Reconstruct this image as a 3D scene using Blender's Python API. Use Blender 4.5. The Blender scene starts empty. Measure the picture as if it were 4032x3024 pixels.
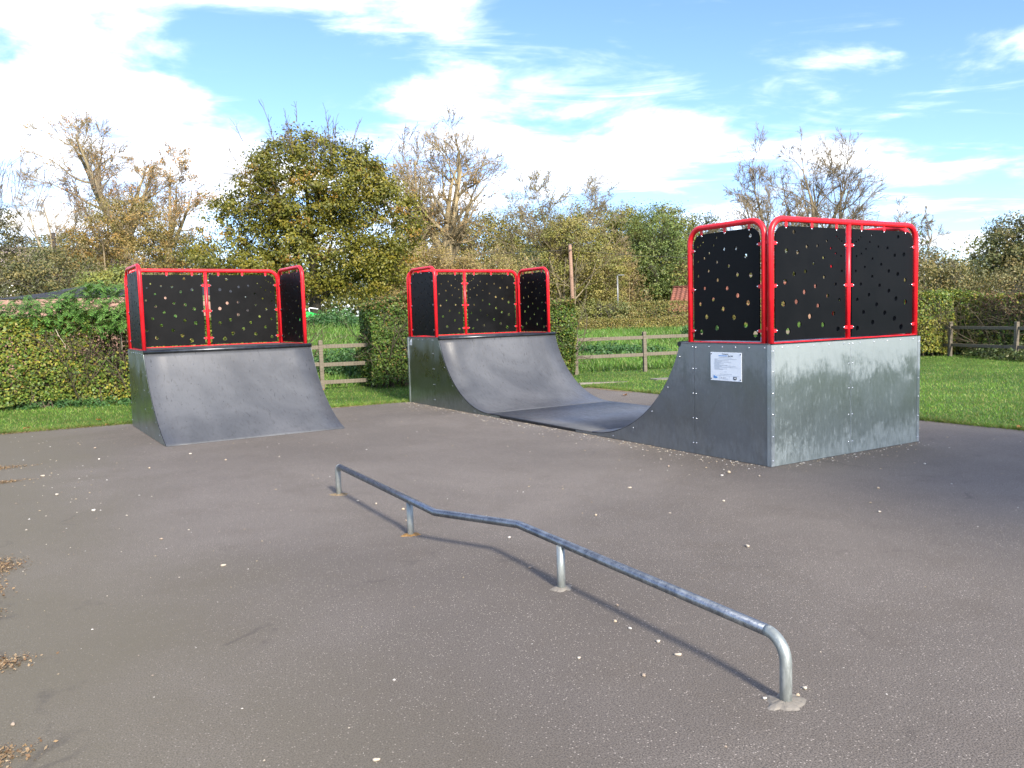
import bpy, bmesh, math, random
import numpy as np
from mathutils import Matrix, Vector, geometry
R = math.radians
random.seed(7)
scene = bpy.context.scene
COL = scene.collection

# ------------------------------------------------------------------ camera
cam = bpy.data.cameras.new('camera'); cam_o = bpy.data.objects.new('camera', cam); COL.objects.link(cam_o)
scene.camera = cam_o
cam.sensor_width = 36.0; cam.lens = 36.0 * 3232.86 / 4032; cam.clip_start = 0.05; cam.clip_end = 3000
PITCH, ROLL, CAM_H = 0.08427, -0.02826, 1.568
_cp, _sp, _cr, _sr = math.cos(PITCH), math.sin(PITCH), math.cos(ROLL), math.sin(ROLL)
_X = Vector((1, 0, 0)); _U = Vector((0, _sp, _cp)); _F = Vector((0, _cp, -_sp))
_rx = _cr * _X + _sr * _U; _ux = -_sr * _X + _cr * _U
cam_o.matrix_world = Matrix(((_rx.x, _ux.x, -_F.x, 0), (_rx.y, _ux.y, -_F.y, 0), (_rx.z, _ux.z, -_F.z, CAM_H), (0, 0, 0, 1)))

# ------------------------------------------------------------------ sun, sky, exposure
SUN_AZ = Vector((0.40, -0.917, 0)).normalized(); SUN_EL = R(31)
SUN_STRENGTH, SKY_STRENGTH, CLOUD_GAIN = 1.55, 0.052, 8.4
sun = bpy.data.lights.new('sun', 'SUN'); sun.energy = SUN_STRENGTH; sun.angle = R(7.0); sun.color = (1.0, 0.90, 0.76)
sun_o = bpy.data.objects.new('sun', sun); COL.objects.link(sun_o)
_sd = Vector((SUN_AZ.x * math.cos(SUN_EL), SUN_AZ.y * math.cos(SUN_EL), math.sin(SUN_EL)))
sun_o.rotation_euler = (-_sd).to_track_quat('-Z', 'Y').to_euler(); sun_o.location = (12, -25, 30)
scene.view_settings.view_transform = 'Standard'; scene.view_settings.look = 'None'
scene.view_settings.exposure = 2.65; scene.view_settings.gamma = 1.0
scene.view_settings.use_curve_mapping = False

world = bpy.data.worlds.new('World'); scene.world = world; world.use_nodes = True
class G:
    """tiny node-graph helper"""
    def __init__(s, tree): s.t = tree; s.n = tree.nodes; s.l = tree.links
    def put(s, node, i, v):
        if v is None: return
        if hasattr(v, 'is_linked') or isinstance(v, bpy.types.NodeSocket): s.l.new(v, node.inputs[i])
        else:
            inp = node.inputs[i]
            if inp.type == 'RGBA' and len(v) == 3: v = (*v, 1)
            inp.default_value = v
    def math(s, op, a, b=None, c=None, clamp=False):
        n = s.n.new('ShaderNodeMath'); n.operation = op; n.use_clamp = clamp
        s.put(n, 0, a); s.put(n, 1, b); s.put(n, 2, c); return n.outputs[0]
    def vec(s, op, a, b=None, out=0, scale=None):
        n = s.n.new('ShaderNodeVectorMath'); n.operation = op
        s.put(n, 0, a); s.put(n, 1, b)
        if scale is not None: s.put(n, 3, scale)
        return n.outputs[out]
    def noise(s, vec, scale, detail=4, rough=.55, dist=0, out=0):
        n = s.n.new('ShaderNodeTexNoise'); s.put(n, 'Vector', vec); s.put(n, 'Scale', scale); s.put(n, 'Detail', detail)
        s.put(n, 'Roughness', rough); s.put(n, 'Distortion', dist); return n.outputs[out]
    def voro(s, vec, scale, feature='F1', out=0, rnd=1.0):
        n = s.n.new('ShaderNodeTexVoronoi'); n.feature = feature; s.put(n, 'Vector', vec); s.put(n, 'Scale', scale)
        s.put(n, 'Randomness', rnd); return n.outputs[out]
    def ramp(s, v, a, b, c=0.0, d=1.0, smooth=True):
        n = s.n.new('ShaderNodeMapRange'); n.interpolation_type = 'SMOOTHSTEP' if smooth else 'LINEAR'
        s.put(n, 0, v); s.put(n, 1, a); s.put(n, 2, b); s.put(n, 3, c); s.put(n, 4, d); return n.outputs[0]
    def mix(s, f, a, b, mode='MIX'):
        n = s.n.new('ShaderNodeMix'); n.data_type = 'RGBA'; n.blend_type = mode
        s.put(n, 0, f); s.put(n, 6, a); s.put(n, 7, b); return n.outputs[2]
    def sep(s, v):
        n = s.n.new('ShaderNodeSeparateXYZ'); s.put(n, 0, v); return n.outputs
    def comb(s, x, y, z):
        n = s.n.new('ShaderNodeCombineXYZ'); s.put(n, 0, x); s.put(n, 1, y); s.put(n, 2, z); return n.outputs[0]
    def coords(s, kind='Object'):
        return s.n.new('ShaderNodeTexCoord').outputs[kind]

g = G(world.node_tree)
bg = next(n for n in g.n if n.type == 'BACKGROUND')
sky = g.n.new('ShaderNodeTexSky'); sky.sky_type = 'NISHITA'; sky.sun_disc = False
sky.sun_elevation = SUN_EL; sky.sun_rotation = math.atan2(SUN_AZ.x, SUN_AZ.y)
sky.altitude = 50; sky.air_density = 1.0; sky.dust_density = 0.6; sky.ozone_density = 3.0
dv = g.vec('NORMALIZE', g.coords('Generated'))
dx, dy, dz = g.sep(dv)
den = g.math('ADD', g.math('MAXIMUM', dz, 0.0), 0.13)
q = g.comb(g.math('DIVIDE', dx, den), g.math('DIVIDE', dy, den), 0.0)
n1 = g.noise(g.vec('ADD', q, (3.1, 7.7, 0.4)), 1.8, 8, .57, .25)
n1 = g.math('ADD', .5, g.math('MULTIPLY', g.math('SUBTRACT', n1, .5), 1.75))
st = g.vec('MULTIPLY', dv, (1.0, 1.0, 1.9))
cov = n1
CLOUDS = [((-.44, .848, .31), .16, .30), ((-.50, .85, .17), .15, .16), ((-.34, .90, .22), .08, .14), ((-.30, .93, .155), .10, .16), ((-.22, .92, .365), .09, .22), ((-.06, .935, .372), .07, .14),
          ((-.075, .97, .235), .07, .12), ((.0, .985, .165), .10, .18), ((.06, .96, .272), .07, .14), ((.17, .97, .192), .060, .26), ((.09, .97, .178), .06, .20),
          ((.48, .845, .245), .10, .03), ((.33, .91, .27), .08, .02), ((.40, .905, .14), .06, .10), ((.46, .88, .08), .10, .10),
          ((-.235, .934, .275), .085, -.30), ((-.33, .887, .315), .04, -.16), ((.19, .93, .33), .13, -.30), ((.06, .943, .325), .08, -.30), ((.34, .92, .205), .085, -.14), ((.12, .983, .13), .06, -.22), ((.42, .86, .34), .12, -.26), ((-.10, .96, .30), .06, -.16), ((.27, .95, .14), .06, -.14)]
for c, sg, amp in CLOUDS:
    d = g.vec('DISTANCE', st, (c[0], c[1], c[2] * 1.9), out=1)
    e = g.math('MULTIPLY', d, 1.0 / sg); e = g.math('MULTIPLY', e, e)
    e = g.math('EXPONENT', g.math('MULTIPLY', e, -1.0))
    cov = g.math('ADD', cov, g.math('MULTIPLY', e, amp))
dense = g.ramp(cov, .38, .86)
n2 = g.noise(g.vec('MULTIPLY', q, (1.0, 2.2, 1.0)), 1.5, 5, .62, .8)
wisp = g.math('MULTIPLY', g.ramp(g.math('ADD', n2, g.math('MULTIPLY', g.math('SUBTRACT', cov, .5), .5)), .42, .78), .55)
mask = g.math('POWER', g.math('MAXIMUM', dense, wisp), 1.35)
n3 = g.noise(g.vec('ADD', q, (0.0, .22, 5.0)), 1.6, 3, .5, .2)
core = g.math('MULTIPLY', g.ramp(cov, .55, .85), g.ramp(n3, .34, .62))
ccol = g.mix(core, (.98, .985, 1.0), (.36, .375, .415))
skyc = g.mix(1.0, sky.outputs[0], (.66, .72, .93), 'MULTIPLY')
cgain = g.vec('SCALE', ccol, scale=CLOUD_GAIN)
final = g.mix(mask, skyc, cgain)
g.l.new(final, bg.inputs['Color']); bg.inputs['Strength'].default_value = SKY_STRENGTH

# ------------------------------------------------------------------ materials
MATS = {}
def newmat(name):
    m = bpy.data.materials.new(name); m.use_nodes = True; MATS[name] = m
    k = G(m.node_tree); b = next(n for n in k.n if n.type == 'BSDF_PRINCIPLED'); return m, k, b
def bump(k, b, h, strength=.3, dist=.01):
    n = k.n.new('ShaderNodeBump'); k.put(n, 'Strength', strength); k.put(n, 'Distance', dist); k.put(n, 'Height', h)
    k.l.new(n.outputs[0], b.inputs['Normal'])
def simple(name, col, rough=.5, metal=0.0, var=.12, scale=6.0, bmp=0.0, spec=.5):
    m, k, b = newmat(name); co = k.coords()
    f = k.noise(co, scale, 6, .6)
    lo = tuple(c * (1 - var) for c in col); hi = tuple(min(1, c * (1 + var)) for c in col)
    k.put(b, 'Base Color', k.mix(k.ramp(f, .3, .7), lo, hi)); k.put(b, 'Metallic', metal); k.put(b, 'Specular IOR Level', spec)
    k.put(b, 'Roughness', k.ramp(f, .2, .8, max(.02, rough - .07), min(1, rough + .07)))
    if bmp: bump(k, b, k.noise(co, scale * 8, 4), bmp, .004)
    return m

def asphalt_material():
    m, k, b = newmat('asphalt'); co = k.coords()
    big = k.noise(co, .35, 6, .6, .4); mid = k.noise(co, 2.1, 6, .65); fine = k.noise(co, 150, 3, .6)
    base = k.mix(k.ramp(big, .3, .72), (.112, .098, .085), (.184, .163, .143))
    base = k.mix(k.ramp(mid, .45, .75, 0, .5), base, (.108, .091, .073))
    base = k.mix(k.ramp(fine, .38, .58, .85, 0), base, (.048, .042, .036))
    base = k.mix(k.ramp(k.noise(co, 210, 2, .6), .58, .72, 0, .45), base, (.27, .24, .205))
    d = k.voro(co, 105); cc = k.voro(co, 105, out=1)
    r_, g_, b_ = k.sep(cc)
    dens = k.ramp(k.noise(co, .8, 5, .7), .34, .72, .80, .95)
    chip = k.math('MULTIPLY', k.ramp(d, .22, .40, 1, 0), k.math('GREATER_THAN', r_, dens))
    base = k.mix(chip, base, k.mix(g_, (.25, .22, .19), (.36, .325, .285)))
    dark = k.math('MULTIPLY', k.ramp(k.voro(co, 120), .2, .38, 1, 0), k.math('LESS_THAN', k.sep(k.voro(co, 120, out=1))[0], .22))
    base = k.mix(k.math('MULTIPLY', dark, .7), base, (.030, .027, .026))
    # greenish dirt towards the worn borders of the pad and faint dark spots
    spots = k.ramp(k.noise(co, 5.5, 3, .5, .2), .72, .80, 0, .4)
    base = k.mix(spots, base, (.050, .045, .042))
    x, y, z = k.sep(co)
    # pad object space: x runs across the pad (left edge -6.6), y along it
    edge = k.ramp(k.math('ADD', x, k.math('MULTIPLY', k.math('SUBTRACT', big, .5), 2.6)), -6.5, -4.6, .75, 0)
    base = k.mix(edge, base, (.112, .100, .068))
    crack = k.voro(k.vec('ADD', co, k.vec('SCALE', k.noise(co, 1.2, 3, .5, out=1), scale=.6)), .23, 'DISTANCE_TO_EDGE')
    base = k.mix(k.math('MULTIPLY', k.ramp(crack, .0015, .0045, 1, 0), k.ramp(mid, .50, .62, 0, .35)), base, (.045, .040, .037))
    k.put(b, 'Base Color', base); k.put(b, 'Roughness', .82); k.put(b, 'Specular IOR Level', .35)
    bump(k, b, k.math('ADD', fine, k.math('MULTIPLY', k.math('SUBTRACT', .5, d), .8)), .35, .004)
    return m
asphalt_material()

def soil_material():
    m, k, b = newmat('lawn_soil'); co = k.coords()
    a = k.noise(co, .22, 5, .6); c = k.noise(co, 3.5, 6, .65); f = k.noise(co, 34, 4, .7)
    col = k.mix(k.ramp(a, .3, .7), (.046, .098, .018), (.075, .135, .024))
    col = k.mix(k.ramp(c, .45, .75, 0, .6), col, (.030, .068, .014))
    col = k.mix(k.ramp(f, .55, .75, 0, .5), col, (.110, .150, .040))
    k.put(b, 'Base Color', col); k.put(b, 'Roughness', .9); k.put(b, 'Specular IOR Level', .15); bump(k, b, f, .8, .03); return m
soil_material()

def leafmat(name, transl=.28, rough=.5, spec=.35):
    m, k, b = newmat(name)
    at = k.n.new('ShaderNodeAttribute'); at.attribute_name = 'Col'
    k.put(b, 'Base Color', at.outputs[0]); k.put(b, 'Roughness', rough); k.put(b, 'Specular IOR Level', spec)
    t = k.n.new('ShaderNodeBsdfTranslucent'); k.l.new(k.mix(1.0, at.outputs[0], (1.0, 1.0, .55), 'MULTIPLY'), t.inputs[0])
    mx = k.n.new('ShaderNodeMixShader'); mx.inputs[0].default_value = transl
    k.l.new(b.outputs[0], mx.inputs[1]); k.l.new(t.outputs[0], mx.inputs[2])
    out = next(n for n in k.n if n.type == 'OUTPUT_MATERIAL'); k.l.new(mx.outputs[0], out.inputs[0]); return m
leafmat('leaf'); leafmat('grass_blade', .35, .45, .3)
def colmat(name, rough=.85):
    m, k, b = newmat(name); at = k.n.new('ShaderNodeAttribute'); at.attribute_name = 'Col'
    f = k.noise(k.coords(), 9, 5, .6)
    k.put(b, 'Base Color', k.mix(k.ramp(f, .3, .75, 0, .45), at.outputs[0], (.05, .045, .035))); k.put(b, 'Roughness', rough); k.put(b, 'Specular IOR Level', .2); return m
colmat('bark'); colmat('pebble', .7)

def galvanised(name, base, patch, rough=.34, metal=.9, amount=.5, streak=False):
    m, k, b = newmat(name); co = k.coords()
    x, y, z = k.sep(co)
    fine = k.noise(k.vec('MULTIPLY', co, (17, 17, 6)), 1.0, 7, .75); sp = k.voro(co, 34, out=1)
    mid = k.noise(co, 2.3, 6, .62, .5)
    col = k.mix(k.ramp(k.sep(sp)[0], 0, 1, 0, .22, False), base, tuple(c * 1.25 for c in base))
    # zinc oxide bloom: a fringe below the top edge and one above the ground, broken up by run-off
    top = k.ramp(k.math('ADD', z, k.math('MULTIPLY', k.math('SUBTRACT', mid, .5), .9)), .72, 1.12)
    bot = k.ramp(k.math('ADD', z, k.math('MULTIPLY', k.math('SUBTRACT', mid, .5), .8)), .42, .08)
    ox = k.math('MAXIMUM', top, k.math('MULTIPLY', bot, .6))
    ox = k.math('ADD', k.math('MULTIPLY', ox, .62), k.math('MULTIPLY', k.math('SUBTRACT', fine, .5), 1.15))
    ox = k.ramp(k.math('ADD', ox, k.math('MULTIPLY', k.ramp(k.noise(k.vec('MULTIPLY', co, (42, 42, 13)), 1.0, 5, .7), .50, .66), .28)), .02, .66, 0, amount)
    k.put(b, 'Base Color', k.mix(ox, col, patch)); k.put(b, 'Metallic', k.math('SUBTRACT', metal, k.math('MULTIPLY', ox, .55)))
    k.put(b, 'Roughness', k.math('ADD', k.ramp(mid, .3, .7, rough - .06, rough + .08), k.math('MULTIPLY', ox, .22)))
    bump(k, b, k.noise(co, 1.7, 2, .5), .12, .02); return m
galvanised('zinc_back', (.225, .262, .248), (.30, .345, .345), .36, .80, .75)
galvanised('zinc_side', (.20, .215, .23), (.33, .37, .38), .36, .92, .28)
galvanised('zinc_end', (.17, .195, .185), (.34, .40, .41), .30, .95, .40)
galvanised('zinc_trim', (.33, .37, .38), (.46, .50, .50), .38, .9, .4)
galvanised('zinc_post', (.27, .30, .29), (.40, .43, .42), .45, .75, .6)
simple('screw_steel', (.62, .64, .66), .28, .95, .1, 30)
simple('bolt_steel', (.72, .73, .75), .2, 1.0, .06, 30)
def red_material():
    m, k, b = newmat('red_paint'); co = k.coords(); f = k.noise(co, 5, 5, .6); c = k.noise(co, 38, 4, .65)
    col = k.mix(k.ramp(f, .3, .7), (.56, .010, .018), (.70, .012, .022)); col = k.mix(k.ramp(k.noise(co, 1.6, 3), .55, .8, 0, .35), col, (.62, .05, .05))
    col = k.mix(k.ramp(c, .74, .77, 0, .85), col, (.07, .05, .045)); k.put(b, 'Base Color', col); k.put(b, 'Roughness', k.ramp(f, .3, .7, .30, .46)); k.put(b, 'Specular IOR Level', .45)
red_material()
simple('panel_black', (.0030, .0033, .0038), .5, 0, .3, 3, 0, .14)
simple('coping_steel', (.055, .06, .068), .33, .85, .2, 12)
simple('concrete', (.17, .157, .136), .85, 0, .2, 14, .5, .3)
simple('rust_stain', (.22, .13, .05), .9, 0, .35, 20, .4, .2)
def ride_material():
    m, k, b = newmat('ride_surface'); co = k.coords(); x, y, z = k.sep(co)
    a = k.noise(co, 1.1, 6, .6, .6); f = k.noise(k.vec('MULTIPLY', co, (26, 9, 9)), 1, 6, .7, .3)
    base = k.mix(k.ramp(a, .3, .7), (.046, .050, .057), (.084, .089, .097))
    base = k.mix(k.ramp(f, .52, .72, 0, .6), base, (.034, .035, .037))
    sc = k.noise(k.vec('MULTIPLY', k.vec('ADD', co, k.vec('SCALE', k.noise(co, 3, 2, .5, out=1), scale=.15)), (34, 7, 7)), 1, 2, .5)
    base = k.mix(k.ramp(sc, .67, .74, 0, .7), base, (.018, .019, .021))
    chalk = k.ramp(k.noise(k.vec('MULTIPLY', co, (7, 3, 3)), 1, 5, .7), .62, .85, 0, .3)
    base = k.mix(chalk, base, (.14, .15, .16))
    k.put(b, 'Base Color', base); k.put(b, 'Roughness', k.ramp(f, .3, .7, .40, .54)); k.put(b, 'Specular IOR Level', .55); bump(k, b, f, .05, .003); return m
ride_material()
def rail_material():
    m, k, b = newmat('rail_steel'); co = k.coords(); f = k.noise(co, 14, 6, .7); s = k.noise(k.vec('MULTIPLY', co, (90, 90, 90)), 1, 3, .6)
    k.put(b, 'Base Color', k.mix(k.ramp(f, .35, .7), (.13, .15, .18), (.27, .30, .33))); k.put(b, 'Metallic', .9)
    k.put(b, 'Roughness', k.ramp(s, .3, .7, .26, .42)); return m
rail_material()
def timber_material(name, lo, hi):
    m, k, b = newmat(name); co = k.coords('Generated'); oc = k.coords()
    gr = k.noise(k.vec('MULTIPLY', oc, (3, 3, 60)), 1, 6, .65, .6); bl = k.noise(oc, 5, 5, .65)
    col = k.mix(k.ramp(gr, .3, .7), lo, hi); col = k.mix(k.ramp(bl, .55, .75, 0, .7), col, tuple(c * .42 for c in lo))
    col = k.mix(k.ramp(k.noise(oc, 2.2, 4), .58, .75, 0, .4), col, (.13, .15, .08))
    k.put(b, 'Base Color', col); k.put(b, 'Roughness', .85); k.put(b, 'Specular IOR Level', .2); bump(k, b, gr, .5, .004); return m
timber_material('timber', (.10, .088, .066), (.19, .165, .128)); timber_material('pole_wood', (.20, .12, .085), (.30, .20, .145))
timber_material('pole_dark', (.05, .042, .036), (.09, .075, .062)); simple('sign_white', (.70, .76, .82), .3, 0, .04, 5); simple('sign_ink', (.05, .06, .07), .5); simple('sign_grey', (.42, .46, .50), .5); simple('sign_blue', (.06, .25, .62), .5)
simple('white_paint', (.72, .72, .70), .6, 0, .08, 3); simple('grey_plastic', (.10, .10, .11), .5)
simple('play_green', (.03, .50, .08), .35, 0, .1); simple('play_white', (.78, .80, .82), .35, 0, .06)
simple('dry_leaf', (.34, .15, .04), .7, 0, .4, 30)
simple('container_paint', (.30, .18, .135), .6, 0, .22, 3.5, .2); simple('black_felt', (.012, .013, .015), .75, 0, .3, 5, .4)
simple('roof_slate', (.24, .20, .19), .75, 0, .25, 2.5, .3); simple('house_render', (.78, .77, .74), .8, 0, .07, 1.5); simple('house_brick', (.30, .18, .12), .85, 0, .3, 8, .3)
simple('chimney_brick', (.50, .40, .22), .85, 0, .2, 8, .3)
simple('window_glass', (.03, .04, .05), .08, 0, .1, 2, 0, .8); simple('wire_black', (.02, .02, .02), .6); simple('lamp_grey', (.20, .21, .21), .4, .3)
simple('dirt', (.20, .155, .10), .95, 0, .35, 9, .8, .1)
def pantile_material():
    m, k, b = newmat('red_pantile'); co = k.coords(); f = k.noise(co, 5, 5, .65); c = k.sep(k.voro(co, 3.4, out=1))[0]
    k.put(b, 'Base Color', k.mix(k.math('MULTIPLY', c, .8), k.mix(k.ramp(f, .3, .7), (.19, .068, .042), (.26, .10, .06)), (.14, .055, .04))); k.put(b, 'Roughness', .8); return m
pantile_material()

# ------------------------------------------------------------------ mesh helpers
def link(name, me, parent=None):
    o = bpy.data.objects.new(name, me); COL.objects.link(o)
    if parent is not None: o.parent = parent
    return o
def tag(o, label=None, cat=None, group=None, kind=None):
    if label: o['label'] = label
    if cat: o['category'] = cat
    if group: o['group'] = group
    if kind: o['kind'] = kind
    return o
def empty(name, loc=(0, 0, 0), rz=0.0):
    o = bpy.data.objects.new(name, None); COL.objects.link(o); o.location = loc; o.rotation_euler = (0, 0, rz); o.empty_display_size = .2; return o
def mesh_np(name, V, faces, mat, col=None, smooth=False):
    """faces: list of int arrays (n, k)"""
    me = bpy.data.meshes.new(name); V = np.asarray(V, np.float32)
    me.vertices.add(len(V)); me.vertices.foreach_set('co', V.ravel())
    faces = [np.asarray(f, np.int32) for f in faces if len(f)]
    nl = sum(f.size for f in faces); npoly = sum(len(f) for f in faces)
    me.loops.add(nl); me.polygons.add(npoly)
    me.loops.foreach_set('vertex_index', np.concatenate([f.ravel() for f in faces]))
    starts, s = [], 0
    for f in faces:
        starts.append(s + np.arange(len(f)) * f.shape[1]); s += f.size
    me.polygons.foreach_set('loop_start', np.concatenate(starts).astype(np.int32))
    if smooth: me.polygons.foreach_set('use_smooth', np.ones(npoly, bool))
    me.update(calc_edges=True)
    if col is not None:
        a = me.color_attributes.new('Col', 'FLOAT_COLOR', 'POINT')
        c = np.ones((len(V), 4), np.float32); c[:, :3] = col; a.data.foreach_set('color', c.ravel())
    me.materials.append(MATS[mat]); return me
def bm_mesh(name, bm, mat, smooth=False):
    me = bpy.data.meshes.new(name); bmesh.ops.recalc_face_normals(bm, faces=bm.faces); bm.to_mesh(me); bm.free()
    if smooth:
        for p in me.polygons: p.use_smooth = True
    me.materials.append(MATS[mat]); return me
def add_box(bm, c, s, rot=None, bevel=0.0):
    M = Matrix.Translation(c) @ (rot.to_4x4() if rot else Matrix()) @ Matrix.Diagonal((s[0], s[1], s[2], 1))
    r = bmesh.ops.create_cube(bm, size=1.0, matrix=M)
    if bevel:
        es = list({e for v in r['verts'] for e in v.link_edges})
        bmesh.ops.bevel(bm, geom=es, offset=bevel, segments=1, affect='EDGES', profile=.5)
def box_mesh(name, c, s, mat, bevel=.004, rot=None):
    bm = bmesh.new(); add_box(bm, c, s, rot, bevel); return bm_mesh(name, bm, mat)
def tube_np(P, rad, sides):
    """P (N,m,3), rad (N,m) -> verts, quads"""
    N, m, _ = P.shape
    T = np.gradient(P, axis=1); T /= np.linalg.norm(T, axis=2, keepdims=True) + 1e-9
    ref = np.where(np.abs(T[:, :1, 2:3]) > .8, np.array([1., 0, 0]), np.array([0, 0, 1.]))
    A = np.cross(T, np.broadcast_to(ref, T.shape)); A /= np.linalg.norm(A, axis=2, keepdims=True) + 1e-9
    B = np.cross(T, A)
    th = np.arange(sides) / sides * 2 * np.pi
    V = P[:, :, None] + rad[:, :, None, None] * (A[:, :, None] * np.cos(th)[:, None] + B[:, :, None] * np.sin(th)[:, None])
    idx = np.arange(N * m * sides).reshape(N, m, sides)
    a = idx[:, :-1]; b = idx[:, 1:]
    F = np.stack([a, np.roll(a, -1, 2), np.roll(b, -1, 2), b], -1).reshape(-1, 4)
    return V.reshape(-1, 3), F
def sweep(name, pts, r, mat, sides=14, caps=True):
    """one smooth tube along a path, parallel-transport frames"""
    P = [Vector(p) for p in pts]; n = len(P); T = []
    for i in range(n):
        t = (P[min(i + 1, n - 1)] - P[max(i - 1, 0)]); T.append(t.normalized())
    a = T[0].orthogonal().normalized(); V = []; rr = r if hasattr(r, '__len__') else [r] * n
    for i in range(n):
        a = (a - T[i] * a.dot(T[i])).normalized(); b = T[i].cross(a)
        for k in range(sides):
            th = 2 * math.pi * k / sides; V.append(P[i] + rr[i] * (a * math.cos(th) + b * math.sin(th)))
    F = [(i * sides + k, i * sides + (k + 1) % sides, (i + 1) * sides + (k + 1) % sides, (i + 1) * sides + k) for i in range(n - 1) for k in range(sides)]
    me = bpy.data.meshes.new(name)
    if caps: F += [tuple(range(sides))[::-1], tuple((n - 1) * sides + k for k in range(sides))]
    me.from_pydata(V, [], F); 
    for p in me.polygons: p.use_smooth = len(p.vertices) == 4
    me.materials.append(MATS[mat]); return me
def fillet(corners, rad, n=7):
    """polyline with rounded inner corners"""
    out = [Vector(corners[0])]
    for i in range(1, len(corners) - 1):
        p, a, b = Vector(corners[i]), Vector(corners[i - 1]), Vector(corners[i + 1])
        r_ = rad[i] if hasattr(rad, '__len__') else rad
        d1, d2 = (a - p).normalized(), (b - p).normalized(); ang = d1.angle(d2); t = r_ / math.tan(ang / 2)
        s, e = p + d1 * t, p + d2 * t; c = p + (d1 + d2).normalized() * (r_ / math.sin(ang / 2))
        v1, v2 = s - c, e - c; tot = v1.angle(v2); ax = v1.cross(v2).normalized()
        for k in range(n + 1): out.append(c + Matrix.Rotation(tot * k / n, 3, ax) @ v1)
    out.append(Vector(corners[-1])); return out
def plate(name, outline, thick, mat, axis='x', off=0.0, holes=(), smooth=False):
    """flat sheet from a 2-D outline (list of (a,b)) with round holes [(a,b,r)], extruded along axis"""
    pts = [Vector(p) for p in outline]; edges = [(i, (i + 1) % len(pts)) for i in range(len(pts))]
    loops = [list(range(len(pts)))]
    for a, b, r in holes:
        s = len(pts); n = 11
        pts += [Vector((a + r * math.cos(2 * math.pi * k / n), b + r * math.sin(2 * math.pi * k / n))) for k in range(n)]
        edges += [(s + k, s + (k + 1) % n) for k in range(n)]; loops.append(list(range(s, s + n)))
    if holes:
        v2, _, f2, _, _, _ = geometry.delaunay_2d_cdt(pts, edges, [loops[0]], 1, 1e-6)
        faces = []
        for f in f2:
            c = (v2[f[0]] + v2[f[1]] + v2[f[2]]) / 3
            if all((c.x - a) ** 2 + (c.y - b) ** 2 > r * r for a, b, r in holes): faces.append(tuple(f))
        if len(v2) != len(pts): raise RuntimeError('cdt changed vertices ' + name)
    else: v2 = pts; faces = [tuple(loops[0])]
    def p3(p, d):
        return {'x': (d, p[0], p[1]), 'y': (p[0], d, p[1]), 'z': (p[0], p[1], d)}[axis]
    n = len(v2); V = [p3(p, off) for p in v2] + [p3(p, off + thick) for p in v2]
    F = list(faces) + [tuple(i + n for i in f[::-1]) for f in faces]
    for lp in loops:
        for i in range(len(lp)):
            a, b = lp[i], lp[(i + 1) % len(lp)]; F.append((a, b, b + n, a + n))
    bm = bmesh.new(); vs = [bm.verts.new(v) for v in V]
    for f in F:
        try: bm.faces.new([vs[i] for i in f])
        except ValueError: pass
    return bm_mesh(name, bm, mat)
def dome_into(bm, c, r, axis):
    """low screw head: a squashed 8-gon dome pointing along axis (unit vector)"""
    ax = Vector(axis); a = ax.orthogonal().normalized(); b = ax.cross(a); c = Vector(c); rings = []
    for rr, h in ((1.0, 0), (.8, .42), (.42, .62)):
        rings.append([bm.verts.new(c + (a * math.cos(t) + b * math.sin(t)) * rr * r + ax * h * r) for t in [2 * math.pi * k / 8 for k in range(8)]])
    for i in range(2):
        for k in range(8): bm.faces.new((rings[i][k], rings[i][(k + 1) % 8], rings[i + 1][(k + 1) % 8], rings[i + 1][k]))
    bm.faces.new(rings[2])
def smoothstep(a, b, x):
    t = np.clip((x - a) / (b - a), 0, 1); return t * t * (3 - 2 * t)

# ------------------------------------------------------------------ the ground
B0 = Vector((2.5285, 7.9728, 0)); YAW = math.radians(31.48)          # half-pipe origin: near corner of its right box
VX = Vector((math.cos(YAW), math.sin(YAW), 0)); UX = Vector((-math.sin(YAW), math.cos(YAW), 0))
def gz(x, y):
    w = y - (20.6 + .36 * x); a = .5 + .95 * smoothstep(3, -9, x)
    return -.022 + a * smoothstep(.3, 13.5, w) + .02 * np.sin(x * 1.3 + y * .7) * smoothstep(0, 4, w)
def build_ground():
    th = np.linspace(0, 2 * np.pi, 97)[:-1]; rr = np.concatenate([np.linspace(1, 70, 90), np.geomspace(74, 1500, 22)])
    X = np.outer(rr, np.sin(th)); Y = np.outer(rr, np.cos(th)); Z = gz(X, Y)
    V = np.concatenate([[[0, 0, -.022]], np.stack([X, Y, Z], -1).reshape(-1, 3)]); n = len(th)
    i = np.arange(n); j = (i + 1) % n
    T = np.stack([np.zeros(n, int), 1 + j, 1 + i], 1); Q = []
    for k in range(len(rr) - 1): Q.append(np.stack([1 + k * n + i, 1 + k * n + j, 1 + (k + 1) * n + j, 1 + (k + 1) * n + i], 1))
    o = link('ground', mesh_np('ground', V, [T, np.concatenate(Q)], 'lawn_soil', smooth=True)); tag(o, kind='structure')
build_ground()
rng = np.random.default_rng(11)
def pad_back(v): return 9.0 + (v + 6.5) * (-.063)
def build_pad():
    # local frame: x across (v), y along (u); edges slightly ragged
    L = []
    def run(a, b, n, amp):
        for k in range(n):
            t = k / n; p = Vector(a).lerp(Vector(b), t); L.append((p[0] + random.uniform(-amp, amp), p[1] + random.uniform(-amp, amp)))
    run((-6.6, -11), (4.12, -11), 12, .02); run((4.12, -11), (4.12, pad_back(4.12)), 150, .018)
    run((4.12, pad_back(4.12)), (-6.6, pad_back(-6.6)), 90, .018); run((-6.6, pad_back(-6.6)), (-6.6, -11), 150, .03)
    o = link('tarmac_pad', plate('tarmac_pad', L, -.06, 'asphalt', 'z', 0.0)); o.location = B0; o.rotation_euler = (0, 0, YAW); tag(o, kind='structure')
build_pad()

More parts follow.
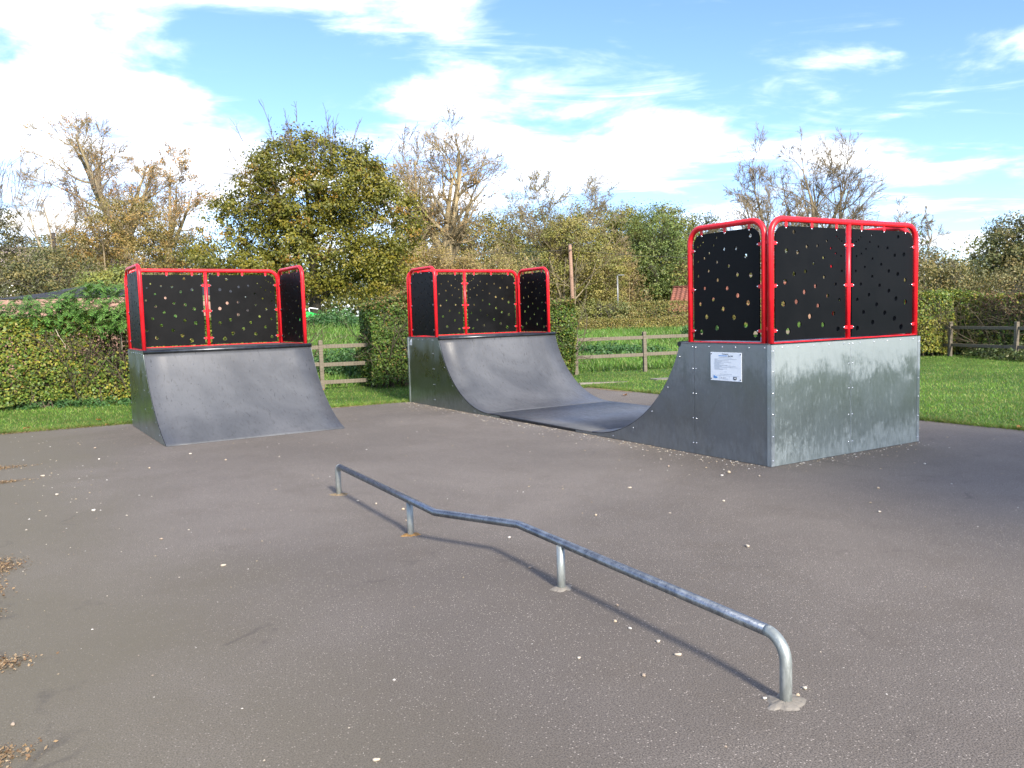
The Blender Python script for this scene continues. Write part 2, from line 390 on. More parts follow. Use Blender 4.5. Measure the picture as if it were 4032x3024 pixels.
# ------------------------------------------------------------------ guard frames (red tube, black perforated boards)
H = 1.2; TOP = 1.215; GT = 2.425          # deck height, deck top, centre of a guard's top tube
BRACKET = {}
def bracket_mesh(axis):
    if axis not in BRACKET:
        s = (.05, .007, .034) if axis == 'y' else (.007, .05, .034)
        BRACKET[axis] = box_mesh('bracket', (0, 0, 0), s, 'red_paint', .002)
    return BRACKET[axis]
BOLT = {}
def bolt_mesh(axis, out):
    """bright dome head on the outer face, dark cap on the deck side"""
    if (axis, out) not in BOLT:
        bm = bmesh.new(); d = Vector((1, 0, 0)) if axis == 'x' else Vector((0, 1, 0)); d = d * out
        dome_into(bm, d * .010, .0105, d); n = len(bm.faces); dome_into(bm, -d * .010, .0125, -d)
        for i, f in enumerate(bm.faces): f.material_index = 0 if i < n else 1
        me = bm_mesh('bolt', bm, 'bolt_steel', True); me.materials.append(MATS['grey_plastic']); BOLT[(axis, out)] = me
    return BOLT[(axis, out)]
def hole_pattern(a0, a1, b0, b1, ca):
    """rings of round holes around the board's upper corner at a=ca, growing outwards"""
    out = []; sgn = 1 if abs(ca - a0) < abs(ca - a1) else -1
    for i in range(9):
        r = .20 + .15 * i; n = [7, 6, 5, 5, 6, 6, 7, 7, 8][i]; d = .0110 + .0028 * i
        for k in range(n):
            t = math.pi / 2 * ((k + (.25 if i % 2 else .6)) / n) + random.uniform(-.015, .015)
            a, b = ca + sgn * r * math.cos(t), b1 + .06 - r * math.sin(t)
            if a0 + .05 < a < a1 - .05 and b0 + .05 < b < b1 - .055: out.append((a, b, d))
    return out
def board_outline(a0, a1, b0, b1, rl, rr, n=6):
    o = [(a0, b0), (a1, b0)]
    o += [(a1 - rr + rr * math.sin(math.pi / 2 * k / n), b1 - rr + rr * math.cos(math.pi / 2 * k / n)) for k in range(n, -1, -1)] if rr else [(a1, b1)]
    o += [(a0 + rl - rl * math.sin(math.pi / 2 * k / n), b1 - rl + rl * math.cos(math.pi / 2 * k / n)) for k in range(0, n + 1)] if rl else [(a0, b1)]
    return o
def guard(root, axis, pos, a0, a1, corners, mid=None, z0=TOP, out=-1):
    """axis 'y': the guard lies in a plane y=pos and runs along x; axis 'x': plane x=pos, runs along y"""
    def p3(a, z, d=0.0): return (pos + d, a, z) if axis == 'x' else (a, pos + d, z)
    gt = z0 + GT - TOP
    frame = link('guard_frame', sweep('guard_frame', fillet([p3(a0, z0), p3(a0, gt), p3(a1, gt), p3(a1, z0)], .155, 8), .030, 'red_paint', 16), root)
    bm = bmesh.new(); c = p3((a0 + a1) / 2, z0 + .006); s = [.05, .05, .012]; s[0 if axis == 'y' else 1] = a1 - a0 - .02
    add_box(bm, c, s, None, .002); link('base_rail', bm_mesh('base_rail', bm, 'red_paint'), frame)
    bays = [(a0, a1)] if mid is None else [(a0, mid), (mid, a1)]
    if mid is not None: link('middle_post', sweep('middle_post', [p3(mid, z0), p3(mid, gt - .02)], .026, 'red_paint', 14), frame)
    ax_b = 'x' if axis == 'x' else 'y'
    for i, (b0, b1) in enumerate(bays):
        e0, e1 = b0 + .056, b1 - .056; zb, zt = z0 + .024, gt - .066
        rl = .12 if b0 == a0 else 0; rr = .12 if b1 == a1 else 0
        ca = corners[i](e0, e1)
        link('guard_board', plate('guard_board', board_outline(e0, e1, zb, zt, rl, rr), .013, 'panel_black', ax_b, pos - .0065, hole_pattern(e0, e1, zb, zt, ca)), frame)
        spots = [(e0 - .014, z, 0) for z in (zb + .10, zb + (zt - zb) * .48, zt - .17)] + [(e1 + .014, z, 0) for z in (zb + .10, zb + (zt - zb) * .48, zt - .17)]
        w = e1 - e0; spots += [(e0 + w * f, zt + .014, 1) for f in (.14, .5, .86)]
        for a, z, up in spots:
            br = link('bracket', bracket_mesh(axis), frame); br.location = p3(a, z, -.011)
            if up: br.rotation_euler = (0, R(90), 0) if axis == 'y' else (R(90), 0, 0)
            bo = link('bolt', bolt_mesh(ax_b, out), frame)
            bo.location = p3(a + (0 if up else (.034 if a < e0 else -.034)), z - (.034 if up else 0))
    return frame
lo = lambda a, b: a
hi = lambda a, b: b

def arc(y0, z0, y1, z1, t0, t1, n=26):
    """circular arc rising from (y0,z0) at slope t0 to (y1,z1) at slope t1 (radians)"""
    pts = []
    for k in range(n + 1):
        t = t0 + (t1 - t0) * k / n; pts.append((math.sin(t) - math.sin(t0), math.cos(t0) - math.cos(t)))
    sy, sz = (y1 - y0) / pts[-1][0], (z1 - z0) / pts[-1][1]
    return [(y0 + p[0] * sy, z0 + p[1] * sz) for p in pts]
def curved_sheet(name, prof, x0, x1, th, mat):
    n = len(prof); off = []
    for i in range(n):
        a, b = prof[max(i - 1, 0)], prof[min(i + 1, n - 1)]; d = Vector((b[0] - a[0], b[1] - a[1])).normalized(); nn = Vector((-d.y, d.x))
        if nn.y < 0: nn = -nn
        off.append((prof[i][0] - nn.x * th, prof[i][1] - nn.y * th))
    xs = np.linspace(x0, x1, 9); V = []; F = []
    m = len(xs)
    for x in xs: V += [(x, *p) for p in prof] 
    for x in xs: V += [(x, *p) for p in off]
    for j in range(m - 1):
        for i in range(n - 1):
            a = j * n + i; F.append((a, a + 1, a + n + 1, a + n)); c = a + m * n; F.append((c, c + n, c + n + 1, c + 1))
    for j in (0, m - 1):
        for i in range(n - 1): a = j * n + i; c = a + m * n; F.append((a, c, c + 1, a + 1))
    for i in (0, n - 1):
        for j in range(m - 1): a = j * n + i; c = a + m * n; F.append((a, a + n, c + n, c))
    bm = bmesh.new(); vs = [bm.verts.new(v) for v in V]
    for f in F: bm.faces.new([vs[i] for i in f])
    return bm_mesh(name, bm, mat, True)
def screws(parent, pts, axis, r=.0085):
    bm = bmesh.new()
    for p in pts: dome_into(bm, p, r, axis)
    o = link('screw_heads', bm_mesh('screw_heads', bm, 'screw_steel', True), parent); tag(o, kind='stuff'); return o
def screw_dots(prof, idx, n):
    bm = bmesh.new()
    for i in idx:
        a, b = prof[i - 1], prof[i + 1]; d = Vector((0, b[0] - a[0], b[1] - a[1])).normalized(); nn = Vector((1, 0, 0)).cross(d)
        if nn.z < 0: nn = -nn
        for k in range(n): dome_into(bm, Vector((.08 + (W - .16) * k / (n - 1) + random.uniform(-.006, .006), prof[i][0], prof[i][1])) - nn * .003, .0085, nn)
    return bm_mesh('transition_screws', bm, 'coping_steel', True)
def clip_profile(poly, ya, yb):
    """part of a y-z polygon between two y values (Sutherland-Hodgman)"""
    def half(P, inside, cut):
        out = []
        for i in range(len(P)):
            a, b = P[i - 1], P[i]
            if inside(b):
                if not inside(a): out.append(cut(a, b))
                out.append(b)
            elif inside(a): out.append(cut(a, b))
        return out
    def cutter(y): return lambda a, b: (y, a[1] + (b[1] - a[1]) * (y - a[0]) / (b[0] - a[0]))
    P = half(poly, lambda p: p[0] >= ya, cutter(ya)); return half(P, lambda p: p[0] <= yb, cutter(yb))

W = 2.42
def halfpipe():
    root = empty('mini_ramp', B0, YAW); LEN, PD, DX, FZ = 8.49, 1.28, 1.63, .045
    tag(root, 'grey metal half pipe with two platforms fenced by red guards with perforated black boards', 'skate ramp')
    prof = [(p[0], p[1]) for p in arc(0, FZ, DX, 1.185, 0, R(71.5))]             # rises away from the flat
    right = [(PD + DX - a + .005, b) for a, b in prof]; left = [(LEN - PD - DX + a - .005, b) for a, b in prof]
    link('transition', curved_sheet('transition', right, .006, W - .006, .012, 'ride_surface'), root)
    link('transition', curved_sheet('transition', left, .006, W - .006, .012, 'ride_surface'), root)
    link('flat_bottom', curved_sheet('flat_bottom', [(PD + DX + .012, FZ), (LEN / 2, FZ), (LEN - PD - DX - .012, FZ)], .006, W - .006, .012, 'ride_surface'), root)
    for t_ in (right, left):
        tr = link('transition_screws', screw_dots(t_, (4, 9, 14, 19, 24), 9), root); tag(tr, kind='stuff')
    for sx, x in ((-1, 0.0), (1, W)):
        for flip in (False, True):
            cv = [(PD + DX - a, b - .014) for a, b in prof]
            poly = [(0, .004), (PD + DX + .35, .004), (PD + DX + .35, FZ - .014)] + cv[:-1] + [(PD, H - .035), (PD - .03, H), (0, H)]
            for ya, yb in ((0, 1.047), (1.050, 2.40), (2.403, 9)):
                P = clip_profile(poly, ya, yb)
                if flip: P = [(LEN - a, b) for a, b in P]
                mat = 'zinc_end' if flip else 'zinc_side'
                s = link('side_panel', plate('side_panel', P, .004, mat, 'x', x - (.004 if sx < 0 else 0)), root)
                e = x + sx * .0042; sc = []
                ys = [p[0] for p in P]
                m_ = (lambda y: LEN - y) if flip else (lambda y: y)
                if ya == 0: sc += [(e, m_(.025), z) for z in (.10, .33, .58, .82, 1.05)] + [(e, m_(1.025), z) for z in (.12, .39, .66, .93, 1.165)] + [(e, m_(y), 1.172) for y in (.08, .28, .46, .64, .83)]
                elif ya < 2: sc += [(e, m_(1.073), z) for z in (.12, .39, .66, .93, 1.165)] + [(e, m_(PD + DX - a - .03), b - .055) for a, b in prof[5:-1:5]]
                if sc: screws(s, sc, (sx, 0, 0))
        s = link('side_sill', box_mesh('side_sill', (x - sx * .02, LEN / 2, (FZ - .014) / 2 + .002), (.036, LEN - 2 * (PD + DX + .352), FZ - .020), 'coping_steel', .002), root)
    for y, sy in ((0.0, -1), (LEN, 1)):
        for i in range(2):
            x0, x1 = (.0, W / 2 - .0015) if i == 0 else (W / 2 + .0015, W)
            b = link('back_panel', plate('back_panel', [(x0, .004), (x1, .004), (x1, H), (x0, H)], .004, 'zinc_back', 'y', y - (.004 if sy < 0 else 0)), root)
            e = y + sy * .0042; screws(b, [(x0 + .03 if i else x1 - .03, e, z) for z in (.13, .42, .70, .96, 1.165)] + [(x0 + .15 + .235 * k, e, 1.172) for k in range(5)], (0, sy, 0))
        for x, sx in ((0.0, -1), (W, 1)):
            bm = bmesh.new(); add_box(bm, (x + sx * .0065, y - sy * .019, H / 2 + .003), (.005, .047, H - .004)); add_box(bm, (x - sx * .014, y + sy * .0065, H / 2 + .003), (.046, .005, H - .004))
            t = link('corner_trim', bm_mesh('corner_trim', bm, 'zinc_trim'), root)
            screws(t, [(x - sx * .014, y + sy * .009, z) for z in (.06, .30, .52, .73, .94, 1.14)], (0, sy, 0), .0095)
        link('joint_strip', box_mesh('joint_strip', (W / 2, y + sy * .0055, H / 2 + .05), (.009, .003, H - .13), 'zinc_trim', .0008), root)
        yc = (PD / 2) if sy < 0 else LEN - PD / 2
        link('deck', box_mesh('deck', (W / 2, yc + (.0 if sy < 0 else 0), H + .006), (W + .004, PD - .055, .016), 'ride_surface', .003), root)
        yp = PD if sy < 0 else LEN - PD
        link('coping', sweep('coping', [(-.004, yp, H - .008), (W / 2, yp, H - .008), (W + .004, yp, H - .008)], .030, 'coping_steel', 16), root)
    z0 = H + .014
    for y, s in ((0.0, 1), (LEN, -1)):
        guard(root, 'y', y + s * .035, .035, W - .035, (hi, lo), W / 2, z0, -s)
        for x in (.035, W - .035):
            a0, a1 = sorted((y + s * .115, y + s * 1.135))
            guard(root, 'x', x, a0, a1, (hi if s > 0 else lo,), None, z0, -1 if x < 1 else 1)
            for z in (1.36, 2.20):
                br = link('corner_link', box_mesh('corner_link', (x, y + s * .072, z), (.016, .05, .036), 'red_paint', .002), root)
    # maker's sticker on the left end panel: a slanted block over three bars
    st = link('maker_sticker', plate('maker_sticker', [(8.30, 1.115), (8.40, 1.115), (8.375, 1.15), (8.30, 1.185)][::-1], -.001, 'sign_white', 'x', -.0045), root)
    for k in range(3): link('sticker_bar', plate('sticker_bar', [(8.30, 1.062 + k * .018), (8.41, 1.062 + k * .018), (8.41, 1.073 + k * .018), (8.30, 1.073 + k * .018)], -.001, 'sign_white', 'x', -.0045), st)
    return root
halfpipe()

def quarter_pipe():
    L0 = Vector((-4.4612, 10.4494, 0)); yaw = math.atan2(.5387, .8425); LD, CY, h = 2.78, 1.32, 1.19
    root = empty('quarter_pipe', L0, yaw); tag(root, 'dark grey quarter pipe on its own in front of the left hedge', 'skate ramp')
    prof = arc(0, .006, CY, h - .02, R(19), R(66))
    link('transition', curved_sheet('transition', prof, .004, W - .004, .008, 'ride_surface'), root)
    tag(link('transition_screws', screw_dots(prof, (3, 8, 13, 18, 23), 9), root), kind='stuff')
    for sx, x in ((-1, 0.0), (1, W)):
        poly = [(.05, .004), (LD, .004), (LD, h), (CY + .03, h), (CY, h - .035)] + [(a + .004, b - .012) for a, b in prof[-2:2:-1]]
        for ya, yb in ((0, 1.398), (1.402, 9)):
            P = clip_profile(poly, ya, yb); s = link('side_panel', plate('side_panel', P, .004, 'zinc_end', 'x', x - (.004 if sx < 0 else 0)), root)
            e = x + sx * .0042
            sc = [(e, a + .03, b - .07) for a, b in prof[6:-1:4]] if ya == 0 else [(e, 1.43, z) for z in (.1, .37, .64, .9, 1.15)] + [(e, LD - .03, z) for z in (.1, .37, .64, .9, 1.15)] + [(e, 1.6 + .2 * k, h - .03) for k in range(5)]
            screws(s, sc, (sx, 0, 0))
    for i in range(2):
        x0, x1 = (.0, W / 2 - .0015) if i == 0 else (W / 2 + .0015, W)
        link('back_panel', plate('back_panel', [(x0, .004), (x1, .004), (x1, h), (x0, h)], .004, 'zinc_back', 'y', LD), root)
    link('deck', box_mesh('deck', (W / 2, (CY + LD) / 2 + .028, h + .006), (W + .004, LD - CY - .055, .016), 'ride_surface', .003), root)
    link('coping', sweep('coping', [(-.004, CY, h - .008), (W / 2, CY, h - .008), (W + .004, CY, h - .008)], .030, 'coping_steel', 16), root)
    z0 = h + .014
    guard(root, 'y', LD - .035, .035, W - .035, (lo, hi), W / 2, z0, 1)
    for x in (.035, W - .035):
        guard(root, 'x', x, LD - 1.32, LD - .115, (hi,), None, z0, -1 if x < 1 else 1)
        for z in (1.36, 2.20): link('corner_link', box_mesh('corner_link', (x, LD - .072, z), (.016, .05, .036), 'red_paint', .002), root)
quarter_pipe()

def text_mesh(s, size, mat, bold=0.0):
    cu = bpy.data.curves.new('lettering', 'FONT'); cu.body = s; cu.size = size; cu.extrude = .0003; cu.offset = bold; cu.align_x = 'CENTER'
    o = bpy.data.objects.new('lettering_tmp', cu); COL.objects.link(o); bpy.context.view_layer.update()
    me = bpy.data.meshes.new_from_object(o.evaluated_get(bpy.context.evaluated_depsgraph_get())); bpy.data.objects.remove(o)
    me.materials.clear(); me.materials.append(MATS[mat]); return me
def notice_board():
    # local: x to the right, y up, z towards the viewer; fixed to the side of the right box
    o = B0 + UX * .80 - VX * .0065
    M = Matrix.Identity(4)
    for c, a in enumerate((-UX, Vector((0, 0, 1)), -VX)): 
        for r_ in range(3): M[r_][c] = a[r_]
    M.translation = (o.x, o.y, .822)
    root = empty('notice_board'); root.matrix_world = M
    tag(root, 'small white printed notice screwed to the side of the right ramp box', 'sign')
    w, h = .427, .295
    link('board', box_mesh('board', (w / 2, h / 2, .002), (w, h, .004), 'sign_white', .001), root)
    def bar(x0, y0, x1, y1, mat='sign_grey', name='print_line'): return link(name, box_mesh(name, ((x0 + x1) / 2, (y0 + y1) / 2, .0046), (x1 - x0, y1 - y0, .0008), mat, 0), root)
    t = link('lettering', text_mesh('Welcome to', .016, 'sign_ink', .0004), root); t.location = (w * .49, h * .925, .0046)
    t = link('lettering', text_mesh('Skate Park', .016, 'sign_ink', .0006), root); t.location = (w * .655, h * .862, .0046)
    bar(w * .27, h * .868, w * .55, h * .892, 'sign_blue'); bar(w * .285, h * .815, w * .70, h * .828)
    for k, e in enumerate((.86, .25, .60, .38, .68, .34, .44, .30, .56, .82, .38, .88, .30, .55, .43)):
        bar(w * .135, h * (.765 - k * .0262), w * e, h * (.774 - k * .0262))
    bar(w * .46, h * .315, w * .53, h * .328); bar(w * .31, h * .232, w * .70, h * .243)
    # logos: blue block, pale outline triangles, dark shield
    link('blue_logo', plate('blue_logo', [(w * .10, h * .085), (w * .225, h * .085), (w * .225, h * .14), (w * .15, h * .145), (w * .135, h * .175), (w * .105, h * .175)], .0008, 'sign_blue', 'z', .0045), root)
    link('logo_line', box_mesh('logo_line', (w * .50, h * .187, .0046), (w * .9, .0012, .0008), 'sign_grey', 0), root)
    for f in (.30, .63): link('logo_line', box_mesh('logo_line', (w * f, h * .10, .0046), (.0012, h * .15, .0008), 'sign_grey', 0), root)
    link('grey_logo', plate('grey_logo', [(w * .335, h * .06), (w * .385, h * .10), (w * .335, h * .16), (w * .35, h * .105)], .0008, 'sign_grey', 'z', .0045), root)
    bar(w * .40, h * .105, w * .52, h * .125); bar(w * .40, h * .065, w * .585, h * .082)
    link('crest', plate('crest', [(w * .745, h * .075), (w * .77, h * .05), (w * .825, h * .05), (w * .85, h * .075), (w * .85, h * .16), (w * .745, h * .16)], .0008, 'sign_ink', 'z', .0045), root)
    link('crest_charge', plate('crest_charge', [(w * .77, h * .10), (w * .83, h * .085), (w * .80, h * .145)], .0006, 'sign_white', 'z', .0054), root)
    for x in (.03, .97):
        for y in (.06, .94):
            bm = bmesh.new(); dome_into(bm, (w * x, h * y, .004), .007, (0, 0, 1)); link('screw', bm_mesh('screw', bm, 'coping_steel', True), root)
notice_board()

# ------------------------------------------------------------------ grind rail
def grind_rail():
    root = empty('grind_rail', (0, 0, 0)); tag(root, 'low kinked galvanised grind rail on four posts in the foreground', 'grind rail')
    zc, r = .262, .0245
    p1, p2, p3_, p4 = [Vector((x, y, 0)) for x, y in ((-1.583, 7.276), (-.763, 5.834), (.25, 4.581), (1.055, 3.151))]
    k1, k2 = Vector((-.541, 5.412, zc)), Vector((.013, 5.035, zc))
    up = Vector((0, 0, zc)); d = (p2 - p1).normalized(); d2 = (p4 - p3_).normalized()
    e1 = fillet([p1 - Vector((0, 0, .05)), p1 + up, p1 + up + d * .25], .06, 8)[:-1]
    e4 = fillet([p4 + up - d2 * .4, p4 + up, p4 - Vector((0, 0, .05))], .10, 10)[1:]
    link('rail', sweep('rail', [e1[-1], k1 - d * .006, k1 + (k2 - k1).normalized() * .006, k2 - (k2 - k1).normalized() * .006, k2 + d2 * .006, e4[0]], r, 'rail_steel', 18), root)
    link('end_post', sweep('end_post', e1, r * .995, 'zinc_post', 18), root); link('end_post', sweep('end_post', e4, r * .995, 'zinc_post', 18), root)
    for p in (p2, p3_): link('post', sweep('post', [p - Vector((0, 0, .05)), p + Vector((0, 0, .12)), p + Vector((0, 0, zc - .012))], r * .96, 'zinc_post', 18), root)
    for i, (p, rad, mat) in enumerate(((p4, .072, 'concrete'), (p3_, .055, 'concrete'), (p2, .050, 'rust_stain'), (p1, .06, 'dirt'))):
        n = 40; ph = [random.uniform(0, 6) for _ in range(4)]; V = []; F = []
        rads = [rad * (1 + .16 * math.sin(2 * t + ph[0]) + .10 * math.sin(5 * t + ph[1]) + .06 * math.sin(9 * t + ph[2])) * (1.25 if abs(math.cos(t)) > .6 else 1) for t in [2 * math.pi * k / n for k in range(n)]]
        for j, (fr, hz) in enumerate(((.25, .011), (.55, .008), (.8, .0045), (1.0, -.003))):
            V += [(p.x + rads[k] * fr * math.cos(2 * math.pi * k / n), p.y + rads[k] * fr * math.sin(2 * math.pi * k / n), hz + random.uniform(0, .002)) for k in range(n)]
        for j in range(3): F += [(j * n + k, j * n + (k + 1) % n, (j + 1) * n + (k + 1) % n, (j + 1) * n + k) for k in range(n)]
        me = bpy.data.meshes.new('footing'); me.from_pydata(V, [], F + [tuple(range(n))]); me.materials.append(MATS[mat]); f = link('footing', me, root)
        if mat == 'rust_stain': f['label'] = 'orange rust stained footing'
grind_rail()

# ------------------------------------------------------------------ vegetation tools
def unit(a): return a / (np.linalg.norm(a, axis=-1, keepdims=True) + 1e-9)
def leaf_quads(rng, C, size, out=None, bias=0.0, aspect=.62, up=0.0):
    N = len(C); n = rng.normal(size=(N, 3))
    if out is not None: n = unit(n) + bias * out
    n[:, 2] += up; n = unit(n)
    a = unit(np.cross(n, rng.normal(size=(N, 3)))); b = np.cross(n, a)
    s = size * rng.uniform(.65, 1.3, N) if np.isscalar(size) else size
    s = s[:, None]
    V = np.stack([C - a * s * .5, C + b * s * .5 * aspect + a * s * .05, C + a * s * .5, C - b * s * .5 * aspect + a * s * .05], 1).reshape(-1, 3)
    return V, np.arange(4 * N).reshape(-1, 4)
def pick(rng, pal, N, jit=.22, w=None):
    pal = np.array(pal) * 1.22; c = pal[rng.choice(len(pal), N, p=w)] * rng.uniform(1 - jit, 1 + jit, (N, 1)); return np.clip(c, 0.002, 1)
def grow(rng, P, D, L, Rr, levels):
    out = []
    for lv in levels:
        N, n = len(P), lv['n']; pts = np.zeros((N, n + 1, 3)); dirs = np.zeros((N, n, 3)); pts[:, 0] = P; d = unit(D); p = P
        for i in range(n):
            d = unit(d + rng.normal(0, lv['w'], (N, 3)) + np.array([0, 0, lv.get('up', 0)])); p = p + d * (L / n)[:, None]; pts[:, i + 1] = p; dirs[:, i] = d
        rad = np.maximum(Rr[:, None] * (1 - (1 - lv.get('tip', .4)) * np.linspace(0, 1, n + 1)), lv.get('min', .004))
        out.append((pts, rad, lv['s'])); k = lv.get('k', 0)
        if not k: break
        par = np.repeat(np.arange(N), k); M = N * k
        t = rng.uniform(lv['t0'], 1, M); t[::k] = rng.uniform(.93, 1, len(t[::k]))
        ix = np.minimum((t * n).astype(int), n - 1); fr = (t * n - ix)[:, None]
        cp = pts[par, ix] * (1 - fr) + pts[par, ix + 1] * fr; pd = dirs[par, ix]
        rv = rng.normal(size=(M, 3)); rv = unit(rv - (rv * pd).sum(1, keepdims=True) * pd)
        an = np.abs(rng.normal(lv['a'], .22, M)); an[::k] *= .35; an = an[:, None]
        cd = pd * np.cos(an) + rv * np.sin(an)
        cL = L[par] * lv['l'] * rng.uniform(.55, 1.2, M) * (1.2 - .5 * t)
        cR = rad[par, ix] * lv['r'] * rng.uniform(.8, 1.1, M)
        P, D, L, Rr = cp, cd, cL, cR
    return out
def branch_mesh(name, parts, col, rng, parent, mat='bark'):
    Vs, Fs, Cs, o = [], [], [], 0
    for pts, rad, s in parts:
        V, F = tube_np(pts, rad, s); Vs.append(V); Fs.append(F + o); o += len(V)
        c = np.repeat(np.array(col)[None] * rng.uniform(.75, 1.25, (len(pts), 1)), pts.shape[1] * s, 0); Cs.append(c)
    return link(name, mesh_np(name, np.concatenate(Vs), Fs, mat, np.concatenate(Cs), True), parent)
def leaf_mesh(name, V, F, C, parent, kind=None):
    o = link(name, mesh_np(name, V, [F], 'leaf', np.repeat(C, 4, 0)), parent)
    if kind: tag(o, kind=kind)
    return o
def lobe_points(rng, lobes, n, shell=.55):
    """clump centres through a union of ellipsoids, denser towards the outside"""
    lobes = np.array(lobes, float); vol = lobes[:, 3] * lobes[:, 4] * lobes[:, 5]; k = rng.choice(len(lobes), n, p=vol / vol.sum())
    d = unit(rng.normal(size=(n, 3))); r = rng.uniform(0, 1, n) ** (1 / 3); r = r * (1 - shell) + shell * rng.uniform(.80, 1.04, n) ** 1.0 * np.where(rng.random(n) < .75, 1, r)
    return lobes[k, :3] + d * r[:, None] * lobes[k, 3:], d
def leafy_tree(name, label, cat, base, lobes, nclump, per, cr, ls, pal, w, seed, trunk=(.16, 2.0), bark=(.10, .09, .07), stems=1, branches=True, group=None, twigtop=None, shell=.55):
    rng = np.random.default_rng(seed); bx, by = base; bz = float(gz(np.array(bx), np.array(by))) - .05
    root = empty(name, (bx, by, bz)); tag(root, label, cat, group)
    C, d = lobe_points(rng, lobes, nclump, shell)
    cc = pick(rng, pal, nclump, .2, w)
    k = np.repeat(np.arange(nclump), per); N = len(k)
    off = rng.normal(size=(N, 3)) * cr * np.array([1, 1, .62]) * rng.uniform(.45, 1.6, (nclump, 1))[k]
    P = C[k] + off; P[:, 2] = np.maximum(P[:, 2], .02)
    V, F = leaf_quads(rng, P, ls, unit(unit(off) + d[k] * .7), 1.3, up=.45)
    col = cc[k] * .74 + pick(rng, pal, N, .2, w) * .26
    leaf_mesh('crown', V, F, col, root)
    if branches:
        zt = max(l[2] + l[5] for l in lobes); r0, th = trunk
        S = []
        P0 = np.stack([rng.normal(0, .12 * (stems > 1) * 3, stems), rng.normal(0, .12 * (stems > 1) * 3, stems), np.zeros(stems)], 1)
        D0 = np.stack([rng.normal(0, .05 + .25 * (stems > 1), stems), rng.normal(0, .05 + .25 * (stems > 1), stems), np.ones(stems)], 1)
        S = grow(rng, P0, D0, np.full(stems, zt * .68), np.full(stems, r0), [dict(n=7, w=.06, up=.05, tip=.2, s=8, k=9 if stems == 1 else 5, t0=th / zt, a=.95, l=.55, r=.6),
                 dict(n=5, w=.14, up=.06, tip=.3, s=5, k=5, t0=.25, a=.7, l=.55, r=.6), dict(n=3, w=.16, up=.03, tip=.3, s=3, k=4, t0=.2, a=.7, l=.6, r=.6, min=.008), dict(n=1, w=.2, s=3, min=.006)])
        br = branch_mesh('trunk', S, bark, rng, root)
        if twigtop:
            n_, x_, y_, z_, sp, ln = twigtop
            P0 = np.stack([rng.normal(x_, sp, n_), rng.normal(y_, sp, n_), rng.normal(z_, .4, n_)], 1); D0 = np.stack([(P0[:, 0] - x_) * .18, (P0[:, 1] - y_) * .18, np.ones(n_)], 1)
            T = grow(rng, P0, D0, rng.uniform(.6, 1.2, n_) * ln, np.full(n_, .022), [dict(n=4, w=.1, up=.05, tip=.4, s=3, k=5, t0=.2, a=.5, l=.5, r=.7, min=.010), dict(n=3, w=.12, s=3, min=.008)])
            tag(branch_mesh('top_twigs', T, (.16, .13, .10), rng, root), kind='stuff')
    return root
def bare_tree(name, label, base, height, seed, bark=(.17, .14, .10), r0=.28, forks=None, spread=.55, dens=(6, 6, 6, 4), twig=.011, leaves=None, group=None, l1=.62, fork_z=.28, up=.05, w=.10):
    """forks: list of (dx, dy, dz) directions of the main limbs"""
    rng = np.random.default_rng(seed); bx, by = base; bz = float(gz(np.array(bx), np.array(by))) - .05
    root = empty(name, (bx, by, bz)); tag(root, label, 'tree', group)
    forks = forks or [(0, 0, 1)]
    S = grow(rng, np.zeros((1, 3)), np.array([[0, 0, 1.]]), np.array([height * fork_z]), np.array([r0]), [dict(n=5, w=.04, tip=.85, s=9)])
    top = S[0][0][0, -1]; D = np.array(forks, float); n = len(D); ln = np.linalg.norm(D, axis=1) * height * (1 - fork_z)
    B = grow(rng, np.repeat(top[None], n, 0), D, ln, np.full(n, r0 * .68), [
        dict(n=9, w=w * .7, up=up, tip=.16, s=7, k=dens[0] + 3, t0=.12, a=spread + .22, l=.46, r=.52),
        dict(n=6, w=w * 1.4, up=up, tip=.25, s=5, k=dens[1], t0=.15, a=spread + .12, l=.56, r=.50),
        dict(n=4, w=w * 1.6, up=up * .6, tip=.35, s=3, k=dens[2], t0=.15, a=spread, l=.60, r=.55, min=twig * 1.25),
        dict(n=2, w=w * 1.6, up=up * .6, tip=.5, s=3, k=dens[3], t0=.15, a=spread, l=.62, r=.7, min=twig),
        dict(n=1, w=w * 1.6, up=up * .6, tip=.6, s=3, min=twig * .8)])
    branch_mesh('trunk', S + B[:2], bark, rng, root)
    branch_mesh('crown', B[2:], tuple(c * 1.12 for c in bark), rng, root)
    if leaves:
        cnt, size, pal = leaves; tips = np.concatenate([b[0][:, 1:].reshape(-1, 3) for b in B[3:]]); tips = tips[rng.choice(len(tips), cnt)] + rng.normal(0, .10, (cnt, 3))
        V, F = leaf_quads(rng, tips, size); leaf_mesh('foliage', V, F, pick(rng, pal, cnt), root)
    return root
